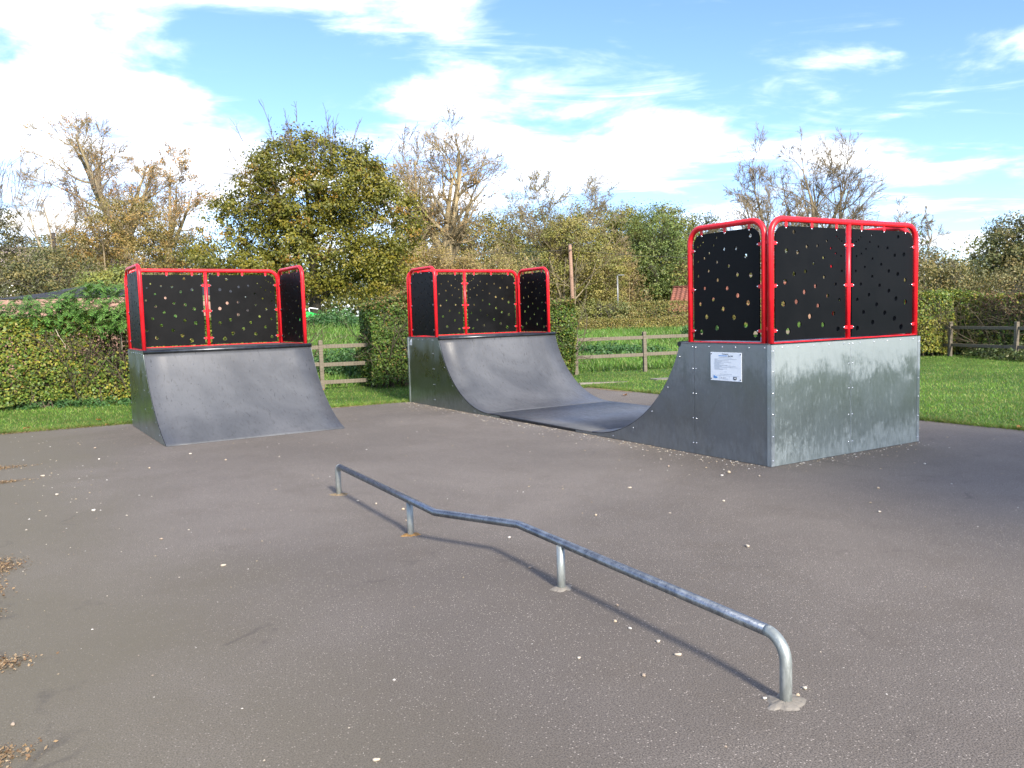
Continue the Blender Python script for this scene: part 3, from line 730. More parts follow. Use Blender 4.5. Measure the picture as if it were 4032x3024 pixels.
def twig_bush(name, label, cat, base, r, height, seed, bark=(.20, .15, .09), stems=26, twig=.011, leaves=None, group=None, dens=(7, 6, 5), ry=None, lean=.42):
    rng = np.random.default_rng(seed); bx, by = base; bz = float(gz(np.array(bx), np.array(by))) - .05
    root = empty(name, (bx, by, bz)); tag(root, label, cat, group); ry = ry or r
    P = np.stack([rng.uniform(-1, 1, stems) * r * .55, rng.uniform(-1, 1, stems) * ry * .55, np.zeros(stems)], 1)
    D = np.stack([P[:, 0] / r * lean * 2.2, P[:, 1] / ry * lean * 2.2, np.ones(stems)], 1) + rng.normal(0, .10, (stems, 3))
    q = np.clip(1 - (P[:, 0] / r) ** 2, .3, 1)
    S = grow(rng, P, D, height * .78 * q * rng.uniform(.75, 1.05, stems), rng.uniform(.03, .07, stems) * height / 5, [
        dict(n=7, w=.12, up=.03, tip=.2, s=5, k=dens[0], t0=.12, a=.8, l=.42, r=.6, min=twig * 1.5), dict(n=4, w=.2, up=.03, tip=.3, s=3, k=dens[1], t0=.1, a=.75, l=.58, r=.65, min=twig * 1.2),
        dict(n=2, w=.22, up=.02, tip=.4, s=3, k=dens[2], t0=.1, a=.7, l=.62, r=.7, min=twig), dict(n=1, w=.25, s=3, min=twig * .8)])
    branch_mesh('branches', S, bark, rng, root)
    if leaves:
        cnt, size, pal = leaves[:3]; tips = np.concatenate([b[0][:, 1:].reshape(-1, 3) for b in S[2:]])
        ctr = tips[rng.choice(len(tips), cnt // 9 + 1)]; kk = rng.integers(0, len(ctr), cnt); P = ctr[kk] + rng.normal(0, .16, (cnt, 3)); P[:, 2] = np.maximum(P[:, 2], .05)
        cc = pick(rng, pal, len(ctr)); V, F = leaf_quads(rng, P, size, up=.3); leaf_mesh('foliage', V, F, cc[kk] * .6 + pick(rng, pal, cnt) * .4, root)
    return root

# ------------------------------------------------------------------ trees
HORN = [(.140, .138, .018), (.20, .168, .022), (.100, .105, .017), (.24, .125, .022), (.065, .075, .015)]
leafy_tree('hornbeam_tree', 'big dense yellow-green autumn tree with bare twigs at its top, behind the quarter pipe', 'tree', (-9.0, 38),
    [(.3, 0, 6.3, 3.2, 2.8, 2.3), (-3.5, 0, 3.5, 2.1, 2.2, 2.4), (3.3, 0, 4.2, 1.9, 2.2, 2.7), (-.3, -.4, 3.0, 3.7, 2.6, 2.1), (2.2, 0, 2.4, 2.0, 2, 1.5), (-2.2, 0, 2.2, 2.0, 2, 1.5), (-2.4, 0, 5.2, 1.6, 1.8, 1.9), (1.9, 0, 5.9, 1.9, 2.0, 1.9), (-1.1, 0, 7.3, 1.6, 1.5, 1.2), (1.3, 0, 7.2, 1.4, 1.5, 1.1), (-4.9, 0, 2.4, 1.0, 1.4, 1.5), (3.7, 0, 2.5, 1.0, 1.5, 1.4), (0.1, 0, 8.0, 1.0, 1.0, .7), (-3.9, 0, 5.6, .7, .8, .6), (-2.3, 0, 7.2, .7, .7, .8), (2.9, 0, 7.1, .7, .7, .7), (4.5, 0, 4.6, .6, .8, .8), (-5.6, 0, 3.4, .5, .8, .7), (3.6, 0, 6.0, .7, .8, .7), (-.6, 0, 8.3, .5, .5, .7), (.9, 0, 8.4, .6, .5, .7), (2.2, 0, 7.6, .7, .7, .8), (.1, -1.2, 4.8, 2.4, 1.4, 1.7), (-.4, -1.0, 6.2, 1.6, 1.3, 1.3)],
    1400, 64, .25, .125, HORN, [.34, .15, .31, .04, .16], 21, (.30, 1.2), (.075, .065, .05), twigtop=(60, .5, 0, 7.6, 1.2, .9))
BARKG = (.30, .245, .14)
ORL = [(.34, .19, .06), (.28, .14, .05), (.40, .26, .10)]
bare_tree('bare_tree', 'tall gnarled nearly leafless tree leaning left above the brown bush at the far left', (-25.3, 55), 14.4, 31, BARKG, .42, [(-.22, 0, .80), (-.42, .1, .62), (.12, .1, .55), (-.1, -.2, .78), (.30, 0, .42)], .55, (5, 6, 6, 4), .011, (2600, .12, ORL), fork_z=.40)
bare_tree('bare_tree', 'crooked bare tree with a few orange leaves, right of the tallest leafless tree at left', (-23.4, 56), 11.6, 32, BARKG, .26, [(.12, 0, .85), (.42, 0, .52), (-.05, .2, .7)], .62, (5, 6, 6, 4), .010, (2200, .13, ORL), fork_z=.45)
bare_tree('bare_tree', 'slim pale leafless tree next to the leaning telegraph pole at left', (-27.2, 50), 9.2, 33, (.32, .27, .19), .16, [(-.1, 0, .85), (-.35, 0, .7), (.25, 0, .75)], .5, (5, 5, 6, 4), .010, fork_z=.28)
bare_tree('bare_tree', 'slim leafless tree with orange tinged tips rising beside the brown dome bush', (-24.6, 51), 9.6, 34, (.24, .19, .14), .17, [(.08, 0, .85), (-.25, 0, .75), (.25, .1, .65)], .5, (5, 5, 6, 4), .010, (900, .12, ORL), fork_z=.3)
DOME = [(.21, .155, .05), (.25, .155, .045), (.17, .15, .05), (.14, .135, .045)]
leafy_tree('dome_tree', 'broad rust-brown dome-shaped tree below the tall leafless trees at left', 'tree', (-20.9, 45), [(0, 0, 4.3, 3.0, 2.4, 3.0), (-2.4, 0, 2.9, 1.9, 2, 2.6), (2.2, 0, 3.2, 1.9, 2, 2.7), (.3, 0, 5.9, 1.9, 1.8, 1.6)], 560, 60, .24, .105, DOME, None, 35, (.10, .4), (.24, .19, .12), stems=7)
twig_bush('hazel_bush', 'tangle of pale crooked stems in front of the rust-brown dome tree', 'shrub', (-19.8, 42), 3.0, 4.0, 39, (.30, .25, .16), 24, .011, (5000, .10, [(.16, .15, .055), (.20, .17, .06)]), lean=.35)
leafy_tree('ivy_tree', 'dull olive ivy-clad tree cut off by the left edge of the picture', 'tree', (-26.8, 42), [(0, 0, 4.6, 1.9, 1.9, 2.9), (-1.2, 0, 3.0, 2.0, 1.8, 2.4), (1.3, 0, 3.2, 1.8, 1.5, 2.2)], 330, 60, .30, .12, [(.10, .10, .045), (.14, .13, .05), (.07, .08, .04), (.17, .14, .07)], None, 36, (.2, 1.0), twigtop=(60, .3, 0, 6.5, 1.2, 2.0))
leafy_tree('olive_shrub', 'tall olive shrub below the pole at left', 'shrub', (-20.6, 37), [(0, 0, 2.0, 2.3, 1.6, 1.9), (-1.9, 0, 1.6, 1.6, 1.4, 1.6), (1.7, 0, 1.4, 1.3, 1.3, 1.4)], 300, 60, .26, .11, [(.13, .13, .05), (.10, .11, .045), (.17, .14, .05), (.06, .07, .03)], None, 37, (.09, .4), stems=5)
leafy_tree('yellow_shrub', 'rounded yellow-green shrub just left of the quarter pipe guard', 'shrub', (-14.3, 30), [(0, 0, 1.0, 1.5, 1.3, 1.35), (.7, 0, 1.2, 1.0, 1.0, 1.1)], 190, 60, .19, .10, [(.17, .19, .04), (.22, .21, .05), (.11, .14, .04)], None, 38, (.07, .3), stems=5)
TB = (.29, .235, .135)
bare_tree('bare_tree', 'straight leafless tree just right of the big yellow-green tree', (-6.0, 54.5), 11.0, 41, TB, .34, [(.03, 0, .98), (-.28, 0, .68), (.22, .1, .62), (-.12, .2, .85)], .58, (6, 6, 6, 4), .0125, (1200, .12, ORL), fork_z=.34)
bare_tree('bare_tree', 'stout leafless tree with two broken upright limbs behind the far ramp guard', (-4.3, 55), 11.4, 42, TB, .50, [(.16, 0, .98), (.02, 0, .84), (.34, .1, .58), (-.22, .1, .66), (.2, -.1, .8)], .6, (6, 6, 6, 4), .0125, (1400, .12, ORL), fork_z=.32)
twig_bush('tan_thicket', 'tan twiggy thicket under the two stout leafless trees', 'shrub', (-4.2, 50), 4.1, 5.2, 43, (.27, .21, .125), 30, .013, (34000, .11, [(.26, .20, .07), (.21, .18, .07), (.30, .22, .09)]), lean=.30)
twig_bush('tan_thicket', 'paler tan thicket with arching shoots left of the telegraph pole', 'shrub', (-.9, 49), 2.3, 5.2, 44, (.30, .235, .13), 26, .012, (24000, .11, [(.28, .22, .08), (.22, .19, .07), (.17, .17, .06)]), lean=.3)
leafy_tree('backdrop_tree', 'olive-green rounded tree behind the telegraph pole and the tan thickets', 'tree', (1.6, 66), [(0, 0, 6.8, 2.6, 2, 3.0), (-1.6, 0, 4.5, 2.2, 2, 3), (1.8, 0, 5, 2.1, 2, 3)], 330, 55, .36, .17, [(.15, .15, .055), (.11, .12, .05), (.18, .16, .06), (.08, .09, .04)], None, 45, (.2, 1))
leafy_tree('wood_edge_tree', 'wide tan-olive dome of foliage around the fine-twigged leafless tree', 'tree', (3.9, 55), [(0, 0, 4.4, 3.0, 2, 2.9), (-2.2, 0, 3.4, 2.0, 2, 2.6), (2.4, 0, 3.6, 2.0, 2, 2.7), (.4, 0, 6.0, 2.0, 1.6, 1.7)], 520, 58, .27, .12, [(.21, .19, .05), (.165, .17, .04), (.25, .21, .065), (.12, .135, .035)], None, 66, (.12, .5), (.24, .20, .13), stems=5)
leafy_tree('ivy_thicket', 'dark blue-green ivy thicket at the foot of the wood behind the far ramp guard', 'shrub', (1.3, 53), [(0, 0, 3.0, 1.3, 1, 2.2), (-.5, 0, 1.6, 1.5, 1.2, 1.5)], 170, 55, .27, .12, [(.035, .055, .03), (.05, .07, .035), (.07, .09, .04)], None, 46, (.1, .5), stems=3)
bare_tree('bare_tree', 'many-branched fine-twigged leafless tree right of the middle, behind the telegraph pole', (3.6, 56.5), 9.8, 47, (.22, .18, .11), .15, [(0, 0, .9), (-.36, 0, .72), (.36, 0, .72), (.14, .2, .85), (-.15, -.2, .8), (.5, 0, .5)], .6, (6, 6, 6, 4), .010, (5000, .11, [(.22, .20, .07), (.19, .16, .06)]), fork_z=.22)
twig_bush('brown_thicket', 'brown tangled thicket around the street lamp', 'shrub', (7.0, 61), 3.1, 6.2, 48, (.25, .20, .12), 26, .013, (26000, .12, [(.22, .17, .07), (.16, .15, .06), (.24, .16, .07)]), lean=.28)
GRN = [(.080, .120, .032), (.115, .160, .04), (.055, .085, .026), (.15, .185, .05)]
leafy_tree('green_tree', 'dense mid-green tree beside the red roof', 'tree', (11.0, 62), [(0, 0, 6.2, 2.3, 2, 2.8), (-.6, 0, 3.9, 2.6, 2, 2.8), (1.1, 0, 4.5, 2.0, 2, 2.8), (.2, 0, 2.0, 2.6, 2, 1.9)], 480, 62, .32, .14, GRN, None, 49, (.2, 1))
leafy_tree('backdrop_tree', 'rounded light olive treetop rising behind the dense mid-green tree', 'tree', (9.4, 70), [(0, 0, 7.6, 2.6, 2, 2.6), (3.4, 0, 7.2, 2.6, 2, 2.8), (1.5, 0, 4.8, 3.8, 2, 3.4)], 460, 55, .36, .17, [(.16, .16, .055), (.12, .13, .05), (.19, .17, .07)], None, 50, (.2, 1))
twig_bush('tan_thicket', 'tan twiggy thicket between the green tree and the red guard of the right box', 'shrub', (14.2, 64), 2.1, 6.4, 51, (.27, .20, .13), 30, .011, (12000, .11, [(.25, .19, .08), (.20, .17, .07)]), lean=.25)
leafy_tree('backdrop_tree', 'small dark treetop peeping out left of the right box guard', 'tree', (17.7, 75), [(0, 0, 8.2, 1.8, 1.5, 1.8), (-1.5, 0, 7.4, 1.5, 1.5, 1.6), (.5, 0, 5, 2.6, 1.5, 3.5)], 220, 45, .36, .17, [(.09, .11, .05), (.13, .14, .06)], None, 52, (.18, 1))
RB = (.22, .18, .115)
bare_tree('bare_tree', 'left one of the leafless trees rising behind the right box', (21.8, 68), 11.6, 53, RB, .30, [(-.03, 0, .98), (-.42, 0, .74), (.2, 0, .8), (-.2, .2, .85), (-.6, 0, .42)], .50, (6, 6, 6, 5), .013, fork_z=.26)
bare_tree('bare_tree', 'tallest finely branched leafless tree rising behind the right box', (25.8, 69), 12.6, 54, RB, .40, [(-.06, 0, 1.0), (.26, 0, .88), (-.3, 0, .74), (.5, 0, .72), (.1, .2, .9)], .48, (6, 6, 6, 5), .013, fork_z=.24)
bare_tree('bare_tree', 'right one of the leafless trees rising behind the right box, branches spread sideways', (32.2, 70), 9.0, 55, RB, .26, [(.05, 0, .9), (.50, 0, .72), (-.42, 0, .7), (.7, .1, .42)], .50, (6, 6, 6, 5), .013, fork_z=.25)
twig_bush('brown_thicket', 'brown bare thicket between the leafless trees behind the right box', 'shrub', (28.6, 72), 4.6, 10.6, 56, (.22, .175, .11), 30, .014, (9000, .12, [(.22, .17, .08), (.17, .15, .06)]), lean=.2)
RBU = [(.17, .15, .06), (.13, .13, .055), (.21, .16, .06), (.09, .10, .045)]
leafy_tree('olive_shrub', 'loose olive bush above the right hedge, next to the right guard', 'shrub', (20.6, 40), [(0, 0, 2.2, 1.6, 1.3, 1.7), (1.1, 0, 1.5, 1.6, 1.3, 1.6), (-1.5, 0, 1.8, 1.3, 1.2, 1.6)], 230, 55, .28, .11, RBU, None, 57, (.08, .4), stems=5)
leafy_tree('olive_shrub', 'lower tawny bush above the right hedge at the right edge', 'shrub', (23.6, 38), [(0, 0, 1.5, 1.8, 1.3, 1.5), (2.2, 0, 1.6, 1.8, 1.3, 1.6)], 230, 55, .28, .11, RBU, None, 58, (.08, .4), stems=5)
leafy_tree('sycamore_tree', 'dark green round tree at the right edge of the picture', 'tree', (30.6, 50), [(0, 0, 4.2, 1.9, 1.8, 2.2), (1.2, 0, 4.6, 1.6, 1.6, 1.9), (-1.2, 0, 3.2, 1.5, 1.5, 1.8), (2.6, 0, 3.6, 2.0, 1.6, 2.2)], 360, 60, .30, .15, [(.055, .075, .03), (.08, .095, .035), (.12, .12, .045), (.16, .13, .05)], None, 59, (.2, 1))
leafy_tree('garden_shrub', 'yellow-green garden shrub left of the street lamp, above the clipped hedge', 'shrub', (4.9, 48), [(0, 0, .95, .8, .8, .9), (-.9, 0, .75, .7, .8, .75)], 90, 50, .20, .11, [(.19, .19, .05), (.14, .16, .05)], None, 60, (.05, .3), stems=4)
leafy_tree('garden_shrub', 'russet garden shrub below the street lamp', 'shrub', (6.3, 48.3), [(0, 0, .85, 1.0, .8, .95)], 90, 50, .20, .11, [(.20, .16, .06), (.15, .15, .05), (.10, .13, .04)], None, 61, (.05, .3), stems=4)
# the shade tree behind the photographer, whose crown throws the soft shadow beside the right box
leafy_tree('field_maple', 'small round maple behind the viewer beyond the end of the tarmac', 'tree', (11.0, -5.3), [(-1.2, -.2, 8.2, 1.5, 1.4, 1.0), (.5, .4, 8.4, 1.7, 1.6, 1.2), (2.4, .9, 8.1, 1.7, 1.7, 1.2)], 300, 45, .32, .22, HORN, None, 62, (.22, 5.5))

OL = [(.17, .175, .04), (.13, .15, .035), (.21, .195, .045), (.10, .12, .03)]
leafy_tree('backdrop_tree', 'broad olive tree behind the fine-twigged leafless tree right of the middle', 'tree', (6.3, 65), [(0, 0, 7.0, 2.8, 2, 2.6), (-2.8, 0, 6.2, 2.4, 2, 2.8), (2.8, 0, 6.4, 2.4, 2, 2.8), (0, 0, 3.4, 4.4, 2, 2.8), (6.6, 0, 6.0, 2.6, 2, 3.4)], 700, 55, .36, .17, OL, None, 63, (.2, 1))
leafy_tree('backdrop_tree', 'tawny olive tree filling the gap behind the two stout leafless trees', 'tree', (-5.0, 64), [(0, 0, 5.0, 2.8, 2, 2.8), (3.6, 0, 5.4, 2.8, 2, 3.0), (-3, 0, 4.2, 2.2, 2, 2.4)], 520, 55, .36, .17, [(.22, .185, .05), (.18, .165, .045), (.13, .14, .035)], None, 64, (.2, 1))
leafy_tree('backdrop_tree', 'grey-green tree behind the slim leafless trees at far left', 'tree', (-33.5, 62), [(0, 0, 4.6, 3.0, 2, 3.0), (4.2, 0, 4.2, 2.8, 2, 2.6), (9.0, 0, 4.4, 3.0, 2, 2.8)], 420, 55, .38, .17, [(.13, .135, .06), (.17, .155, .065), (.09, .10, .045)], None, 65, (.2, 1))
def undergrowth():
    rng = np.random.default_rng(71); n = 2000
    x = rng.uniform(-34, 44, n); y = 62 + rng.normal(0, 1.6, n) + np.abs(x) * .06; h = 4.6 + 1.2 * np.sin(x * .7) + .9 * np.sin(x * 1.9 + 1)
    z = gz(x, y) + rng.uniform(0, 1, n) ** .8 * h; k = np.repeat(np.arange(n), 30); P = np.stack([x, y, z], 1)[k] + rng.normal(0, .42, (len(k), 3)) * np.array([1, 1, .7])
    V, F = leaf_quads(rng, P, .23, up=.3); pal = [(.09, .11, .03), (.13, .145, .035), (.17, .165, .045), (.06, .08, .025), (.19, .17, .055)]
    leaf_mesh('undergrowth', V, F, pick(rng, pal, n)[k] * .7 + pick(rng, pal, len(k)) * .3, None, 'stuff')
    o = bpy.data.objects['undergrowth']; tag(o, 'dark mixed undergrowth along the foot of the far trees', 'undergrowth')
undergrowth()
def distant_wood():
    rng = np.random.default_rng(72); n = 1500; x = rng.uniform(-75, 95, n); y = 98 + rng.normal(0, 2, n); h = 6.0 + 1.6 * np.sin(x * .31) + 1.2 * np.sin(x * .83 + 1); z = gz(x, y) + rng.uniform(0, 1, n) ** .9 * h
    k = np.repeat(np.arange(n), 24); P = np.stack([x, y, z], 1)[k] + rng.normal(0, .75, (len(k), 3)) * np.array([1, 1, .7]); V, F = leaf_quads(rng, P, .54, up=.3); pal = [(.10, .11, .045), (.14, .14, .055), (.17, .15, .06), (.08, .09, .04)]
    o = leaf_mesh('distant_wood', V, F, pick(rng, pal, n)[k] * .7 + pick(rng, pal, len(k)) * .3, None, 'stuff'); tag(o, 'far-off belt of olive woodland on the skyline', 'woodland')
distant_wood()

# ------------------------------------------------------------------ hedges
HG = [(.078, .132, .022), (.105, .165, .028), (.055, .098, .020), (.150, .185, .032)]
HY = [(.24, .22, .035), (.19, .20, .035), (.14, .16, .03)]
def hedge(name, label, a, b, h, thick, n, ls, seed, colour, bald=None, far=False, bulge=.07, group=None):
    """clipped hedge along the ground line a-b; colour(t, z, side) -> (N,3); bald(t, z) -> chance that a leaf is missing"""
    rng = np.random.default_rng(seed); a = np.array(a, float); b = np.array(b, float); L = np.linalg.norm(b - a); d = (b - a) / L; nrm = np.array([d[1], -d[0]])   # nrm faces the viewer's side
    root = empty(name, (a[0], a[1], float(gz(a[0], a[1])))); tag(root, label, 'hedge', group)
    ph = rng.uniform(0, 6, 6)
    def wob(t, z): return bulge * (np.sin(t * 2.1 + ph[0]) + np.sin(t * 4.7 + z * 3 + ph[1]) * .7 + np.sin(z * 5.3 + t * 1.3 + ph[2]) * .6)
    area = np.array([L * h, L * h * .45, L * thick, thick * h, thick * h]); side = rng.choice(5, n, p=area / area.sum())
    t = rng.uniform(0, L, n); z = h * rng.uniform(0, 1, n); w = rng.uniform(-.5, .5, n) * thick; dep = rng.exponential(.07, n)
    hh = h + wob(t * .6, 0) * .9
    o = np.zeros((n, 3))
    m = side == 0; w[m] = thick / 2 + wob(t[m], z[m]) - dep[m]; o[m] = [nrm[0], nrm[1], .25]
    m = side == 1; w[m] = -thick / 2 - wob(t[m] + 9, z[m]) + dep[m]; o[m] = [-nrm[0], -nrm[1], .25]
    m = side == 2; z[m] = hh[m] - dep[m] + rng.exponential(.03, m.sum()); o[m] = [0, 0, 1]
    m = side == 3; t[m] = dep[m] + wob(w[m], z[m]); o[m] = [-d[0], -d[1], .2]
    m = side == 4; t[m] = L - dep[m] - wob(w[m], z[m]); o[m] = [d[0], d[1], .2]
    lowcut = z > .10 + .10 * np.sin(t * 3 + ph[3]) * rng.random(n); keep = lowcut
    if bald is not None: keep &= rng.random(n) > bald(t, z) * (side == 0)
    t, z, w, o, side = t[keep], z[keep], w[keep], o[keep], side[keep]; xy = a + np.outer(t, d) + np.outer(w, nrm)
    P = np.stack([xy[:, 0] - a[0], xy[:, 1] - a[1], z + gz(xy[:, 0], xy[:, 1]) - gz(a[0], a[1])], 1)
    V, F = leaf_quads(rng, P, ls, unit(o), 1.0, .75, up=.25)
    C = colour(rng, t, z, side) * rng.uniform(.72, 1.25, (len(t), 1)); leaf_mesh('foliage', V, F, C, root, 'stuff')
    # twiggy core
    k = int(L * (5 if far else 30)); P0 = np.stack([rng.uniform(.05, L - .05, k), rng.uniform(-.42, .42, k) * thick], 1); xy = np.outer(P0[:, 0], d) + np.outer(P0[:, 1], nrm)
    P0 = np.stack([xy[:, 0], xy[:, 1], gz(xy[:, 0] + a[0], xy[:, 1] + a[1]) - gz(a[0], a[1]) - .02], 1)
    S = grow(rng, P0, np.tile([0, 0, 1.], (k, 1)) + rng.normal(0, .2, (k, 3)), np.full(k, h * .88), np.full(k, .016), [dict(n=5, w=.16, tip=.5, s=4, k=7, t0=.08, a=.9, l=.36, r=.6, min=.006), dict(n=2, w=.25, s=3, k=3, t0=.2, a=.7, l=.6, r=.7, min=.004), dict(n=1, w=.25, s=3, min=.0035)])
    tag(branch_mesh('twigs', S, (.09, .075, .05), rng, root), kind='stuff'); return root
def blot(t, z, t0, z0, rt, rz): return np.exp(-((t - t0) / rt) ** 2 - ((z - z0) / rz) ** 2)
def paint(rng, n, f):
    """mix of green and yellow leaves by a 0..1 field f"""
    pick_y = rng.random(n) < f; c = pick(rng, HG, n, .15); c[pick_y] = pick(rng, HY, int(pick_y.sum()), .15); return c
def col_left(rng, t, z, side):
    f = .10 + .5 * blot(t, z, 3.6, 1.2, .8, .5) + .55 * blot(t, z, 6.0, .8, 1.0, .9) + .3 * blot(t, z, 4.7, .3, .8, .3); c = paint(rng, len(t), np.clip(f, 0, .9))
    br = rng.random(len(t)) < .02; c[br] = (.18, .11, .03); return c
def bald_left(t, z): return np.clip(1.05 * blot(t, z, 4.75, 1.25, .50, .42) + .6 * blot(t, z, 5.1, .62, .42, .3), 0, .9)
hedge('beech_hedge', 'long clipped beech hedge with a bald brown patch, left of the quarter pipe', (-12.6, 14.95), (-5.0, 19.0), 1.72, 1.0, 66000, .060, 81, col_left, bald_left)
def col_mid(rng, t, z, side):
    c = paint(rng, len(t), np.clip(.02 + .2 * smoothstep(3.8, 5.3, t), 0, 1)) * np.array([.72, .80, .85]); br = (rng.random(len(t)) < .04) | ((z > 1.78) & (rng.random(len(t)) < .4)); c[br] = pick(rng, [(.17, .11, .04), (.14, .12, .04)], int(br.sum())); return c
hedge('beech_hedge', 'dark green block of clipped beech hedge behind the far end of the half pipe', (-3.35, 19.0), (1.45, 20.95), 1.92, 1.15, 44000, .058, 82, col_mid)
def col_right(rng, t, z, side):
    c = paint(rng, len(t), np.clip(.45 - .25 * smoothstep(1.6, 3.4, t), 0, 1)); br = (rng.random(len(t)) < .5 * smoothstep(.6, 1.4, t) * smoothstep(.9, 1.4, z)); c[br] = pick(rng, [(.13, .075, .05), (.20, .12, .06)], int(br.sum())); return c
def bald_right(t, z): return np.clip(1.0 * blot(t, z, 1.9, 1.25, .9, .38), 0, .85)
hedge('beech_hedge', 'yellowing beech hedge with a bare brown stretch behind the right-hand fence', (13.6, 25.3), (16.4, 19.6), 1.80, 1.0, 26000, .068, 83, col_right, bald_right)
hedge('beech_hedge', 'sunlit yellow-green end block of hedge just right of the tall box', (10.6, 23.9), (13.5, 25.3), 1.86, 1.0, 24000, .068, 87, lambda rng, t, z, s: paint(rng, len(t), np.clip(.35 + .4 * (z < 1.1), 0, 1)))
hedge('beech_hedge', 'plain green beech hedge continuing out of the picture on the right', (16.4, 19.5), (19.9, 9.0), 1.8, 1.1, 9000, .11, 84, lambda rng, t, z, s: paint(rng, len(t), .3), far=True)
CL = [(.17, .16, .045), (.21, .19, .05), (.14, .14, .045), (.19, .14, .05)]
hedge('clipped_hedge', 'low olive clipped hedge across the field, the nearer of two', (3.7, 45.5), (15.5, 47.0), .66, .8, 13000, .085, 85, lambda rng, t, z, s: pick(rng, CL, len(t)), far=True, bulge=.02)
hedge('clipped_hedge', 'taller flat-topped clipped hedge in front of the red roof', (6.9, 50.0), (17.0, 51.0), 1.62, .9, 13000, .095, 86, lambda rng, t, z, s: pick(rng, CL + [(.10, .12, .04)], len(t)), far=True, bulge=.02)

def climber():
    rng = np.random.default_rng(91); root = empty('climbing_plant', (-8.6, 17.05, 1.64)); tag(root, 'bright green climbing plant sprawled over the top of the left hedge', 'climber')
    # compound leaves: pairs of narrow leaflets along drooping stalks
    n = 1700; lobes = [(-.9, -.40, .25, .95, .5, .38), (.2, .0, .42, 1.0, .55, .48), (1.3, .5, .34, .9, .5, .42), (-.1, -.50, .08, 1.2, .3, .30), (.9, .0, .10, .9, .4, .3)]
    C, dd = lobe_points(rng, lobes, n, .6); az = rng.uniform(0, 6.28, n); D = np.stack([np.cos(az), np.sin(az) - .35, rng.uniform(-.5, .45, n)], 1)
    S = grow(rng, C, D, rng.uniform(.16, .32, n), np.full(n, .004), [dict(n=6, w=.05, up=-.12, tip=.5, s=3)])
    pts = S[0][0]; Vs = []; cols = []
    for j in range(1, 7):
        tg = unit(pts[:, j] - pts[:, j - 1]); sd = unit(np.cross(tg, np.array([0, 0, 1.]))); 
        for sg in (-1, 1):
            a = unit(sd * sg + tg * .7 + np.array([0, 0, -.35])); bb = unit(np.cross(a, np.cross(sd, tg))); ln = rng.uniform(.05, .085, n)[:, None]; p = pts[:, j]
            Vs.append(np.stack([p, p + a * ln * .45 + bb * ln * .17, p + a * ln, p + a * ln * .45 - bb * ln * .17], 1)); cols.append(pick(rng, [(.075, .17, .03), (.10, .21, .04), (.05, .12, .025)], n))
    V = np.concatenate(Vs).reshape(-1, 3); leaf_mesh('foliage', V, np.arange(len(V)).reshape(-1, 4), np.concatenate(cols), root, 'stuff')
    tag(branch_mesh('stalks', [(S[0][0][:, ::3], S[0][1][:, ::3], 3)], (.09, .12, .04), rng, root), kind='stuff')
    for k, (x, y, z, dx, dz, ln) in enumerate(((-1.3, -.45, .1, -.75, .75, 1.0), (-1.5, -.4, .05, -.8, .35, .55), (-1.2, -.5, .0, -.9, .25, .6), (-.4, -.75, -.1, .5, -.6, .5), (.6, -.4, -.05, .5, -.75, .55), (1.0, -.2, .1, .6, -.6, .5))):
        T = grow(rng, np.array([[x, y, z]]), np.array([[dx, -.1, dz]]), np.array([ln]), np.array([.007]), [dict(n=9, w=.12, tip=.5, s=5)])
        branch_mesh('runner', T, (.42, .38, .28), rng, root)
climber()

# ------------------------------------------------------------------ post-and-rail fences
POSTM = {}
def fence(label, posts, heights, rails_z, seed, stub=(0, 0), pt=.09):
    rnd = random.Random(seed); x0, y0 = posts[0]; root = empty('post_and_rail_fence', (x0, y0, 0)); tag(root, label, 'fence')
    for i, (x, y) in enumerate(posts):
        j = min(i, len(posts) - 2); dx, dy = posts[j + 1][0] - posts[j][0], posts[j + 1][1] - posts[j][1]; rz = math.atan2(dy, dx); z = float(gz(x, y))
        me = box_mesh('post', (0, 0, 0), (pt, .10, heights + .2), 'timber', .006); p = link('post', me, root); p.location = (x - x0, y - y0, z + heights / 2 - .1); p.rotation_euler = (rnd.uniform(-.012, .012), rnd.uniform(-.012, .012), rz)
    P = [Vector((x - x0, y - y0, float(gz(x, y)))) for x, y in posts]
    if stub[0]: P.insert(0, P[0] + (P[0] - P[1]).normalized() * stub[0])
    if stub[1]: P.append(P[-1] + (P[-1] - P[-2]).normalized() * stub[1])
    for a, b in zip(P[:-1], P[1:]):
        for rz in rails_z:
            d = b - a; L = d.length - .012; m = (a + b) / 2; me = box_mesh('rail', (0, 0, 0), (.036, .088, L), 'timber', .004)
            o = link('rail', me, root); q = d.to_track_quat('Z', 'Y'); 
            zx = d.normalized(); side = Vector((d.y, -d.x, 0)).normalized(); up_ = side.cross(zx) * -1
            M = Matrix((( side.x, up_.x, zx.x), (side.y, up_.y, zx.y), (side.z, up_.z, zx.z))); 
            if M.determinant() < 0: M = Matrix(((side.x, -up_.x, zx.x), (side.y, -up_.y, zx.y), (side.z, -up_.z, zx.z)))
            o.rotation_euler = M.to_euler(); o.location = m + Vector((0, 0, rz + rnd.uniform(-.01, .01))) - side * .0
    return root
fence('weathered timber fence between the quarter pipe and the dark hedge block', [(-6.15, 18.03), (-4.33, 18.70), (-2.5, 19.38)], 1.13, (.98, .58, .17), 1, (1.6, 0))
fence('weathered timber fence seen through the middle of the half pipe', [(1.66, 21.04), (3.5, 21.51), (5.34, 21.98), (7.2, 22.45), (9.0, 22.9)], 1.05, (.90, .45), 2, (1.2, 0))
fence('dark timber fence in front of the hedge at the right edge', [(12.95, 24.2), (13.55, 22.0), (14.2, 19.9), (14.8, 17.8)], 1.02, (.84, .34), 3, (1.0, 0))

